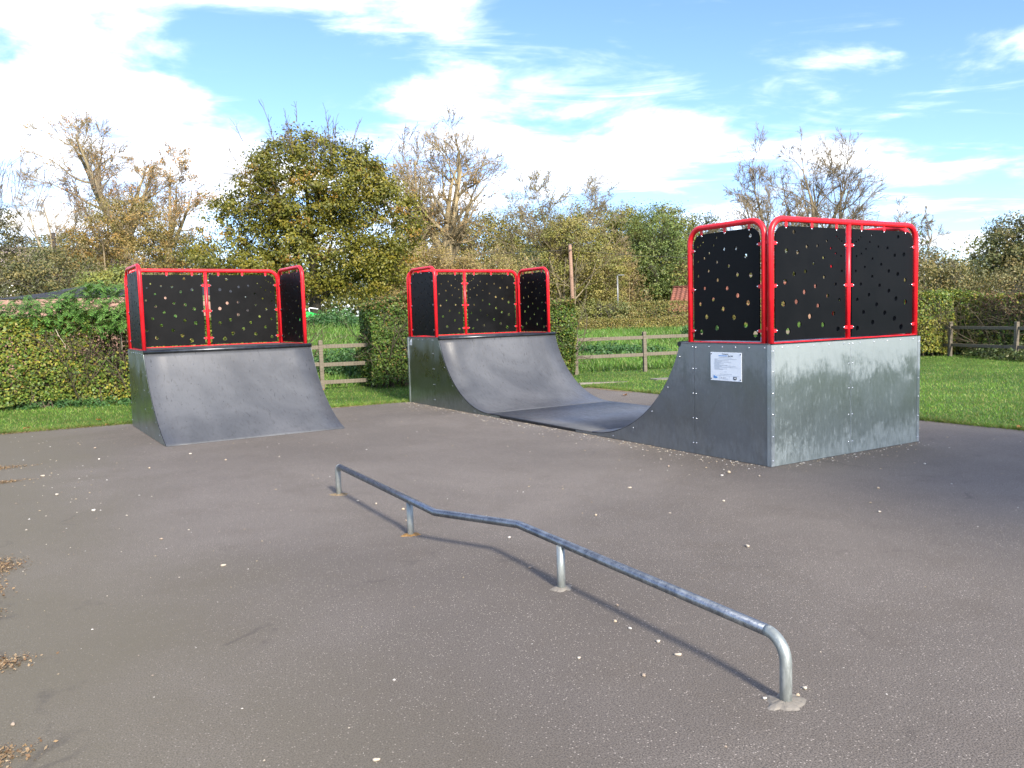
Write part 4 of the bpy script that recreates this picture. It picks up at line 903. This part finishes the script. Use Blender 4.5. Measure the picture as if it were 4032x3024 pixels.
# ------------------------------------------------------------------ grass, weeds, dirt, pebbles
def blades(name, X, Y, hgt, wid, pal, seed, lean=.45, label=None):
    rng = np.random.default_rng(seed); n = len(X); Z = gz(X, Y) - .004; az = rng.uniform(0, 6.28, n); h = hgt * rng.uniform(.5, 1.35, n); w = wid * rng.uniform(.7, 1.3, n)
    ln = rng.normal(0, lean, (n, 2)) * h[:, None]
    a = np.stack([np.cos(az), np.sin(az)], 1) * w[:, None] * .5; P = np.stack([X, Y], 1)
    V = np.zeros((n, 3, 3)); V[:, 0, :2] = P - a; V[:, 1, :2] = P + a; V[:, 2, :2] = P + ln; V[:, 0, 2] = Z; V[:, 1, 2] = Z; V[:, 2, 2] = Z + h
    c = np.repeat(pick(rng, pal, n, .22) * (1 + .30 * np.sin(X * 1.1 + np.sin(Y * .9) * 2) * np.sin(Y * 1.7 + X * .4) + .16 * np.sin(X * 4.1 + Y * 2.3) * np.sin(Y * 5.3 - X))[:, None], 3, 0)
    o = link(name, mesh_np(name, V.reshape(-1, 3), [np.arange(3 * n).reshape(-1, 3)], 'grass_blade', c)); tag(o, label, 'grass', kind='stuff'); return o
def uv_of(X, Y): return (X - B0.x) * VX.x + (Y - B0.y) * VX.y, (X - B0.x) * UX.x + (Y - B0.y) * UX.y       # across, along
def grass():
    rng = np.random.default_rng(101)
    GP = [(.080, .175, .022), (.108, .215, .030), (.058, .130, .020), (.160, .225, .052), (.20, .20, .07)]
    n = 470000; Y = rng.uniform(5, 29, n); X = rng.uniform(-1, 1, n) * (.74 * Y + 2.5); v, u = uv_of(X, Y)
    lawn = ((u > pad_back(v) - .03) | (v > 4.09)) | (v < -6.57)
    w = Y - (20.6 + .36 * X); lawn &= w < .8
    dens = np.clip(1.25 - Y / 40, .35, 1); lawn &= rng.random(n) < dens
    blades('lawn_grass', X[lawn], Y[lawn], .042, .011, GP, 102, .5, 'short bright green lawn grass around the tarmac pad')
    # tufts leaning over the pad's border
    n = 42000; e = rng.integers(0, 3, n); t = rng.uniform(0, 1, n); vv = np.where(e == 0, -6.6 + t * 10.7, np.where(e == 1, 4.10 + rng.normal(0, .03, n), -6.62 + rng.normal(0, .03, n)))
    uu = np.where(e == 0, pad_back(vv) + rng.normal(.03, .06, n), -5 + t * 13.4); X = B0.x + vv * VX.x + uu * UX.x; Y = B0.y + vv * VX.y + uu * UX.y; k = (Y > 2) & ((e != 2) | (vv < -6.63) & (rng.random(n) < .35))
    blades('border_grass', X[k], Y[k], .08, .011, GP + [(.16, .16, .05)], 103, .9, 'ragged grass hanging over the border of the tarmac')
    n = 165000; Y = 18 + 44 * rng.uniform(0, 1, n) ** 1.5; X = rng.uniform(-1, 1, n) * (.68 * Y + 2); w = Y - (20.6 + .36 * X); k = (w > .2)
    Yk = Y[k]; blades('field_grass', X[k], Yk, .10 + .003 * Yk, .014 + .0009 * Yk, [(.085, .18, .03), (.11, .21, .04), (.065, .14, .026), (.15, .20, .06)], 104, .55, 'longer meadow grass on the bank beyond the timber fence')
grass()
def weeds(name, label, cx, cy, rx, ry, h, n, seed, pal, ls=.085):
    rng = np.random.default_rng(seed); m = n // 16; a = rng.uniform(0, 6.28, m); r = np.sqrt(rng.random(m)); X = cx + rx * r * np.cos(a); Y = cy + ry * r * np.sin(a); H_ = h * (1.05 - .65 * r) * rng.uniform(.5, 1.1, m)
    k = np.repeat(np.arange(m), 16); t = rng.uniform(.12, 1, len(k)); P = np.stack([X[k], Y[k], gz(X[k], Y[k]) + H_[k] * t], 1); P[:, :2] += rng.normal(0, .06, (len(k), 2))
    V, F = leaf_quads(rng, P, ls, up=1.1); o = leaf_mesh(name, V, F, pick(rng, pal, m)[k] * .6 + pick(rng, pal, len(k)) * .4, None, 'stuff'); tag(o, label, 'weeds')
NET = [(.040, .105, .032), (.06, .135, .04), (.03, .08, .028), (.085, .16, .05)]
weeds('nettle_patch', 'dark nettle patch behind the fence beside the hedge block', -3.9, 22.6, 1.5, 1.5, .95, 9000, 111, NET)
weeds('nettle_patch', 'nettle clump on top of the bank beside the green play equipment', -6.6, 31.5, 1.3, 1.2, .8, 4000, 112, NET, .10)
weeds('nettle_patch', 'nettle patch left of the middle fence post beyond the half pipe', 3.4, 27.5, 1.9, 1.0, .45, 5000, 113, NET, .09)
weeds('nettle_patch', 'tall nettle clump right of the middle fence post near the low hedge', 8.6, 33.5, 1.6, 1.3, .95, 7000, 114, NET, .11)
weeds('nettle_patch', 'rough weeds along the foot of the left hedge', -8.6, 16.35, 3.2, .35, .22, 2500, 115, NET, .06)
weeds('nettle_patch', 'bramble and ivy growing through the right-hand fence', 14.0, 22.4, 1.0, 2.6, .55, 5000, 116, [(.05, .08, .03), (.08, .11, .035), (.11, .12, .05)], .08)

def dirt_patch(label, v, u, rv, ru, seed):
    rnd = random.Random(seed); n = 26; P = []
    for k in range(n):
        a = 2 * math.pi * k / n; f = rnd.uniform(.6, 1.15); P.append((rv * f * math.cos(a), ru * f * math.sin(a)))
    o = link('sand_patch', plate('sand_patch', P, -.003, 'dirt', 'z', .0045)); p = B0 + VX * v + UX * u; o.location = (p.x, p.y, 0); o.rotation_euler = (0, 0, YAW); tag(o, label, kind='structure')
def leaf_litter():
    """drifts of small dry leaf bits, sand and twigs along the left border"""
    rng = np.random.default_rng(131); P = []; spots = [(-3.45, 5.30, .14, .20), (-3.22, 4.78, .12, .26), (-2.48, 3.70, .16, .10), (-5.35, 8.24, .30, .08), (-5.9, 9.1, .32, .12), (-1.98, 2.85, .16, .08), (-7.5, 12.35, .5, .12), (-6.6, 12.85, .5, .07), (-2.95, 4.35, .10, .12)]
    for x, y, a, b in spots:
        n = int(5200 * (a + .08) * (b + .08)) * 4; e = rng.normal(0, .55, (n, 2)) * [a, b]
        P.append(np.stack([x + e[:, 0] * VX.x + e[:, 1] * UX.x, y + e[:, 0] * VX.y + e[:, 1] * UX.y, rng.uniform(.002, .012, n)], 1))
    P = np.concatenate(P); V, F = leaf_quads(rng, P, rng.uniform(.005, .022, len(P)), up=2.5); V[:, 2] = np.maximum(V[:, 2], .0015)
    o = leaf_mesh('leaf_litter', V, F, pick(rng, [(.24, .165, .09), (.19, .13, .07), (.28, .21, .13), (.14, .085, .045)], len(P)), None, 'stuff'); tag(o, 'tan drifts of leaf crumbs and sand along the left border of the tarmac', 'leaf litter')
leaf_litter()
for i, (v, u, rv, ru) in enumerate(((2.9, 8.36, .7, .10), (3.95, 7.6, .09, .75), (-1.1, 8.62, .5, .07), (4.1, 2.2, .05, .8))): dirt_patch('bare sandy strip at the far border of the tarmac', v, u, rv, ru, 20 + i)

def pebbles():
    rng = np.random.default_rng(121); M = []
    for k in range(5):
        bm = bmesh.new(); bmesh.ops.create_icosphere(bm, subdivisions=2, radius=1.0); s = rng.uniform(.7, 1.2, 3)
        for v in bm.verts: n_ = v.co.normalized(); f = 1 + .16 * math.sin(n_.x * 3 + k) + .14 * math.sin(n_.y * 4 + 2 * k) + .1 * math.sin(n_.z * 5 + k * 3); v.co = Vector((v.co.x * s[0] * f, v.co.y * s[1] * f, v.co.z * .55 * f))
        mats = [(.42, .38, .31), (.34, .28, .20), (.46, .44, .40), (.26, .21, .16), (.38, .33, .26)]
        nm = 'pebble_%d' % k; simple(nm, mats[k], .75, 0, .15, 3); M.append(bm_mesh('pebble', bm, nm, True))
    # bigger stones one can pick out, by where they lie
    spots = [(-3.15, 4.52, .022), (-2.48, 3.30, .018), (-2.93, 4.12, .020), (-2.02, 3.14, .018), (-.52, 2.80, .016), (1.17, 3.26, .017), (1.12, 3.20, .014), (.98, 3.18, .013), (.53, 3.42, .017), (.72, 3.62, .019), (.66, 3.78, .018), (.49, 4.05, .015), (.55, 3.95, .014), (.53, 4.28, .015), (1.52, 5.3, .024), (.27, 3.62, .014),
             (-.92, 6.62, .022), (-.60, 6.35, .020), (-.85, 6.25, .016), (-1.18, 6.85, .020), (-1.36, 6.98, .018), (.62, 6.25, .018), (-.05, 5.68, .016), (.08, 4.98, .016), (1.02, 7.2, .02), (1.7, 6.6, .02), (2.05, 7.75, .032), (1.95, 7.62, .022), (1.55, 8.15, .024), (2.28, 7.55, .020), (-3.9, 9.8, .026), (-3.3, 9.3, .02), (-4.9, 9.6, .024), (-5.4, 10.5, .025), (-5.0, 8.6, .026), (-4.3, 7.6, .026), (-4.0, 8.9, .02), (-3.6, 6.9, .024), (-2.6, 5.9, .018), (-1.9, 5.2, .02), (2.75, 6.1, .02), (3.1, 6.9, .022), (4.0, 7.9, .022), (3.3, 5.2, .016)]
    for i, (x, y, r) in enumerate(spots):
        o = link('pebble', M[i % 5]); o.location = (x, y, r * .30); r *= .66; o.scale = (r, r, r); o.rotation_euler = (0, 0, rng.uniform(0, 6)); 
        if math.hypot(x - 1.055, y - 3.151) < .18: lab = 'small pale pebble lying against the near foot of the grind rail'
        elif x > 1.4 and y > 7.3 and x < 2.4: lab = 'pale pebble lying at the foot of the right ramp box'
        elif x > 1.4: lab = 'pale pebble on the open tarmac to the right of the grind rail'
        elif x > .2 and y < 4.5: lab = 'pale pebble along the shadow of the near half of the grind rail'
        elif x < -2.3 and y > 6.4: lab = 'pale pebble on the open tarmac in front of the quarter pipe'
        elif x < -1.8: lab = 'pale pebble on the tarmac in the left foreground'
        elif y > 5.5: lab = 'pale pebble on the tarmac beside the far half of the grind rail'
        else: lab = 'pale pebble on the tarmac below the middle of the grind rail'
        tag(o, lab, 'pebble', 'loose pale pebbles scattered over the tarmac')
    # grit and small stones: along the ramps' feet, the borders and thinly everywhere
    n = 1500; k = rng.integers(0, 10, n); t = rng.uniform(0, 1, n); v = np.zeros(n); u = np.zeros(n)
    m = k < 5; v[m] = -.02 - rng.exponential(.12, m.sum()); u[m] = t[m] * 8.6
    m = k == 5; v[m] = t[m] * 2.4; u[m] = -.03 - rng.exponential(.10, m.sum())
    m = k == 6; v[m] = -6.4 + rng.exponential(.6, m.sum()); u[m] = -6 + t[m] * 14.5
    m = k >= 7; v[m] = rng.uniform(-6.4, 4, m.sum()); u[m] = -6 + t[m] * 14.5
    X = B0.x + v * VX.x + u * UX.x; Y = B0.y + v * VX.y + u * UX.y; s = rng.uniform(.003, .011, n) * np.where(Y < 6, .7, 1.15); ok = Y > 2.2; X, Y, s = X[ok], Y[ok], s[ok]; n = len(X)
    base = np.array([[1, 0, 0], [-1, 0, 0], [0, 1, 0], [0, -1, 0], [0, 0, .6], [0, 0, -.4]]); F0 = np.array([[0, 2, 4], [2, 1, 4], [1, 3, 4], [3, 0, 4]])
    V = base[None] * s[:, None, None] * rng.uniform(.6, 1.3, (n, 6, 1)); a = rng.uniform(0, 6.28, n); c_, s_ = np.cos(a)[:, None], np.sin(a)[:, None]
    V = np.stack([V[..., 0] * c_ - V[..., 1] * s_ + X[:, None], V[..., 0] * s_ + V[..., 1] * c_ + Y[:, None], V[..., 2] + s[:, None] * .3], -1)
    C = np.repeat(pick(rng, [(.40, .36, .29), (.33, .27, .18), (.46, .44, .40), (.22, .18, .14)], n), 6, 0)
    o = link('grit', mesh_np('grit', V.reshape(-1, 3), [(F0[None] + 6 * np.arange(n)[:, None, None]).reshape(-1, 3)], 'pebble', C)); tag(o, 'fine pale grit scattered over the tarmac', 'gravel', kind='stuff')
pebbles()
def fallen_leaves():
    rnd = random.Random(5); leaf_me = []
    for k in range(3):
        out = [(0, -.5), (.28, -.2), (.36, .1), (.16, .35), (0, .55), (-.2, .33), (-.34, .05), (-.26, -.25)]
        V = [(x * rnd.uniform(.85, 1.15), y, .06 + .18 * abs(x) + .12 * math.sin(y * 4 + k)) for x, y in out] + [(0, 0, .02)]
        me = bpy.data.meshes.new('fallen_leaf'); me.from_pydata(V, [], [(i, (i + 1) % 8, 8) for i in range(8)]); me.materials.append(MATS['dry_leaf']); leaf_me.append(me)
    for x, y, s in ((2.1, 15.24, .13), (-4.21, 18.2, .14), (-2.6, 17.6, .10), (-7.55, 12.68, .15), (-7.3, 12.62, .10), (-6.85, 12.9, .08), (-6.45, 12.95, .09), (6.2, 9.95, .13), (6.5, 10.6, .09), (-6.9, 13.6, .10)):
        o = link('fallen_leaf', rnd.choice(leaf_me)); o.location = (x, y, .012 + float(gz(x, y)) + .02); o.scale = (s, s, s); o.rotation_euler = (rnd.uniform(-.2, .2), rnd.uniform(-.2, .2), rnd.uniform(0, 6)); 
        lab = {True: 'dry orange-brown leaf at the tarmac border by the left hedge', False: 'dry leaf on the lawn edge right of the tall box'}[x < 0] if abs(x) > 5 else ('single orange leaf on the grass beyond the half pipe' if x > 0 else 'orange-brown leaf on the grass between the quarter pipe and the half pipe')
        tag(o, lab, 'leaf', 'fallen leaves on the grass')
fallen_leaves()
for lab, x, y, sx, sy, rz in (('broken concrete slab lying in the grass right of the fence post', 3.55, 18.9, .62, .35, .3), ('narrow sunken concrete edging strip in the grass before the fence', 2.05, 18.35, 1.2, .10, .35)):
    bm = bmesh.new(); add_box(bm, (0, 0, 0), (sx, sy, .08), None, .01)
    for v in bm.verts: v.co += Vector((random.uniform(-.02, .02), random.uniform(-.02, .02), random.uniform(-.006, .006)))
    o = link('concrete_slab', bm_mesh('concrete_slab', bm, 'concrete')); o.location = (x, y, float(gz(x, y)) - .012); o.rotation_euler = (0, .02, rz); tag(o, lab, 'slab')

# ------------------------------------------------------------------ poles, wires, lamp
def pole(label, x, y, top, lean=0.0, mat='pole_wood'):
    z = float(gz(x, y)); root = empty('telegraph_pole', (x, y, z - .1)); tag(root, label, 'pole'); h = top - z
    link('shaft', sweep('shaft', [(0, 0, 0), (lean * .5, 0, h * .5), (lean, 0, h + .1)], [.13, .11, .09], mat, 12), root)
    link('pole_cap', box_mesh('pole_cap', (lean, 0, h + .11), (.19, .19, .03), 'grey_plastic', .005), root)
    link('wire_hook', box_mesh('wire_hook', (lean * .96, -.13, h - .2), (.05, .14, .05), 'grey_plastic', .004), root)
    return Vector((x + lean * .96, y - .13, z - .1 + h - .2))
A = pole('thin dark telegraph pole among the trees at far left', -24.3, 44.5, 6.6, 0, 'pole_dark')
Bp = pole('reddish-brown telegraph pole in front of the wood, right of the middle', 3.55, 46, 5.35, -.12)
def wire(label, a, b, sag, dx=0):
    P = [a.lerp(b, t / 24) - Vector((0, 0, sag * 4 * (t / 24) * (1 - t / 24))) + Vector((dx, 0, 0)) for t in range(25)]
    o = link('overhead_wire', sweep('overhead_wire', P, .011, 'wire_black', 5)); tag(o, label, 'wire')
wire('overhead wire between the two telegraph poles', A, Bp, .55)
wire('overhead wire running right from the middle telegraph pole behind the right box', Bp, Vector((26, 50, 5.2)), .7)
wire('overhead wire running left from the dark pole out of the picture', A, Vector((-40, 43, 6.3)), .3)
def lamp_post():
    x, y = 6.75, 51.5; z = float(gz(x, y)); root = empty('street_lamp', (x, y, z)); tag(root, 'slim pale grey street lamp in front of the brown thicket', 'street lamp')
    link('column', sweep('column', [(0, 0, 0), (0, 0, 2), (0, 0, 3.3)], [.07, .055, .045], 'lamp_grey', 10), root)
    link('lantern', box_mesh('lantern', (.22, 0, 3.33), (.42, .14, .07), 'lamp_grey', .03), root)
lamp_post()

# ------------------------------------------------------------------ buildings, container, play equipment
def tiled_roof(root, name, p0, along, slope, L, S, mat, nr, nc):
    """stepped corrugated pantile surface: p0 eave corner, along = eave direction, slope = up-slope direction"""
    along, slope = Vector(along).normalized(), Vector(slope).normalized(); nn = along.cross(slope).normalized(); V, F = [], []; sub = 4
    if nn.z < 0: nn = -nn
    for r_ in range(nr):
        for e in (0, 1):
            for c in range(nc * sub + 1):
                a = L * c / (nc * sub); wv = .035 * math.sin(2 * math.pi * c / sub) + (.03 if e == 0 else 0.0)
                V.append(Vector(p0) + along * a + slope * (S * (r_ + e) / nr) + nn * wv)
    m = nc * sub + 1
    for r_ in range(nr * 2 - 1):
        for c in range(nc * sub): F.append((r_ * m + c, r_ * m + c + 1, (r_ + 1) * m + c + 1, (r_ + 1) * m + c))
    me = bpy.data.meshes.new(name); me.from_pydata(V, [], F); me.materials.append(MATS[mat]); return link(name, me, root)
def house(name, label, x, y, rz, w, d, eave, ridge, wall, roof, windows=(), chimney=None, rows=14):
    z = float(gz(x, y)); root = empty(name, (x, y, z), rz); tag(root, label, 'house')
    bm = bmesh.new(); P = [(-w / 2, -d / 2), (w / 2, -d / 2), (w / 2, d / 2), (-w / 2, d / 2)]
    b = [bm.verts.new((px, py, 0)) for px, py in P]; t = [bm.verts.new((px, py, eave)) for px, py in P]; g1, g2 = bm.verts.new((-w / 2, 0, ridge - .05)), bm.verts.new((w / 2, 0, ridge - .05))
    for i in range(4): bm.faces.new((b[i], b[(i + 1) % 4], t[(i + 1) % 4], t[i]))
    bm.faces.new((t[3], t[0], g1)); bm.faces.new((t[1], t[2], g2)); bm.faces.new(b[::-1]); link('wall', bm_mesh('wall', bm, wall), root)
    ov = .3; sl = math.hypot(d / 2 + ov, (ridge - eave) * (1 + ov / (d / 2)))
    drop = (ridge - eave) * ov / (d / 2); nc = max(8, int(w / .3))
    tiled_roof(root, 'roof', (-w / 2 - .25, -d / 2 - ov, eave - drop + .03), (1, 0, 0), (0, d / 2 + ov, ridge - eave + drop), w + .5, sl, roof, rows, nc)
    tiled_roof(root, 'roof', (w / 2 + .25, d / 2 + ov, eave - drop + .03), (-1, 0, 0), (0, -d / 2 - ov, ridge - eave + drop), w + .5, sl, roof, rows, nc)
    link('ridge', sweep('ridge', [(-w / 2 - .26, 0, ridge + .06), (0, 0, ridge + .06), (w / 2 + .26, 0, ridge + .06)], .09, roof, 8), root)
    for wx, wz, ww, wh in windows:
        f = link('window', box_mesh('window', (wx, -d / 2 - .02, wz), (ww, .08, wh), 'white_paint', .01), root)
        link('pane', box_mesh('pane', (wx, -d / 2 - .055, wz), (ww - .14, .03, wh - .14), 'window_glass', .002), f)
    if chimney:
        cx, ch = chimney; c = link('chimney', box_mesh('chimney', (cx, 0, ridge + ch / 2 - .4), (.8, .6, ch + .8), 'chimney_brick', .02), root)
        for k in (-.18, .18): link('chimney_pot', sweep('chimney_pot', [(cx + k, 0, ridge + ch), (cx + k, 0, ridge + ch + .35)], [.11, .09], 'red_pantile', 10), c)
    return root
house('cottage', 'low outbuilding with a red pantile roof left of the right box guard', 16.3, 56.5, R(-20), 9.6, 4.6, 1.15, 2.65, 'house_brick', 'red_pantile', ((-3.4, .8, .8, .7),), None, 12)
house('cottage', 'house with a grey-brown roof and yellow chimney, glimpsed through the right guards', 24.5, 84.0, R(8), 12.0, 7.0, 3.2, 5.6, 'house_render', 'roof_slate', ((-3, 1.6, 1.2, 1.2), (3, 1.6, 1.2, 1.2)), (-1.6, 1.0))
house('white_house', 'white rendered house glimpsed through the trees at far left', -36.5, 66.0, R(20), 9.0, 7.0, 4.6, 6.4, 'house_render', 'roof_slate', ((-2.5, 2.0, 1.2, 1.2), (2.5, 2.0, 1.2, 1.2), (2.5, 3.8, 1.2, 1.0)), (2.5, .9))
def container():
    x, y = -9.75, 20.6; root = empty('shipping_container', (x, y, -.12), R(9)); tag(root, 'faded pink-brown shipping container behind the left hedge', 'container'); L, D_, h = 6.06, 2.44, 2.36
    V, F = [], []; n = 60
    for k in range(n + 1):
        px = -L / 2 + .12 + (L - .24) * k / n; py = -D_ / 2 + (.0 if (k % 4) in (0, 1) else .036); V += [(px, py, .15), (px, py, h - .14)]
    F = [(2 * k, 2 * k + 2, 2 * k + 3, 2 * k + 1) for k in range(n)]; me = bpy.data.meshes.new('side_wall'); me.from_pydata(V, [], F); me.materials.append(MATS['container_paint']); link('side_wall', me, root)
    link('side_wall', box_mesh('side_wall', (0, D_ / 2 - .02, h / 2), (L - .24, .04, h - .2), 'container_paint', .004), root)
    for sx in (-1, 1):
        link('end_wall', box_mesh('end_wall', (sx * (L / 2 - .06), 0, h / 2), (.04, D_ - .2, h - .2), 'container_paint', .004), root)
        for sy in (-1, 1): link('corner_post', box_mesh('corner_post', (sx * (L / 2 - .06), sy * (D_ / 2 - .06), h / 2), (.14, .14, h), 'container_paint', .01), root)
    for sy in (-1, 1):
        for z in (.08, h - .07): link('edge_beam', box_mesh('edge_beam', (0, sy * (D_ / 2 - .04), z), (L - .26, .10, .12), 'container_paint', .008), root)
    link('roof_sheet', box_mesh('roof_sheet', (0, 0, h - .03), (L - .2, D_ - .2, .03), 'container_paint', .004), root)
    bm = bmesh.new(); xs = np.linspace(-L / 2 + .5, L / 2 + .3, 15); rows = []
    for k, px in enumerate(xs):
        s = .03 * math.sin(k * 1.9); e = min(1, k / 4 + .15); rows.append([bm.verts.new((px, yy, zz)) for yy, zz in ((-D_ / 2 + .04, h + .01), (-D_ / 4, h + .01 + (.17 + s) * e), (0, h + (.30 + s) * e), (D_ / 4, h + (.20 - s) * e), (D_ / 2 - .04, h + .01))])
    for a, b in zip(rows[:-1], rows[1:]):
        for i in range(4): bm.faces.new((a[i], b[i], b[i + 1], a[i + 1]))
    o = link('tarpaulin', bm_mesh('tarpaulin', bm, 'black_felt', True)); o.location = root.location; o.rotation_euler = root.rotation_euler; tag(o, 'black tarpaulin heaped over the container roof', 'tarpaulin')
container()
def play_rocker():
    x, y = -7.9, 32.2; root = empty('spring_rocker', (x, y, float(gz(x, y)))); tag(root, 'green and white spring rocker on the bank behind the quarter pipe', 'play equipment')
    n = 40; link('spring', sweep('spring', [(.10 * math.cos(k * .9), .10 * math.sin(k * .9), .02 + .26 * k / n) for k in range(n + 1)], .016, 'coping_steel', 6), root)
    link('seat_beam', box_mesh('seat_beam', (0, 0, .31), (.95, .12, .07), 'play_green', .02), root)
    for s in (-1, 1):
        link('seat', box_mesh('seat', (s * .34, 0, .38), (.30, .28, .05), 'play_green', .02), root)
        link('handle', sweep('handle', fillet([(s * .12, -.02, .34), (s * .05, -.02, .66), (s * .42, -.02, .60)], .05, 5), .020, 'play_white', 8), root)
    link('side_board', plate('side_board', [(-.30, .16), (.30, .16), (.36, .42), (.12, .5), (-.12, .5), (-.36, .42)], .03, 'play_green', 'y', -.16), root)
play_rocker()
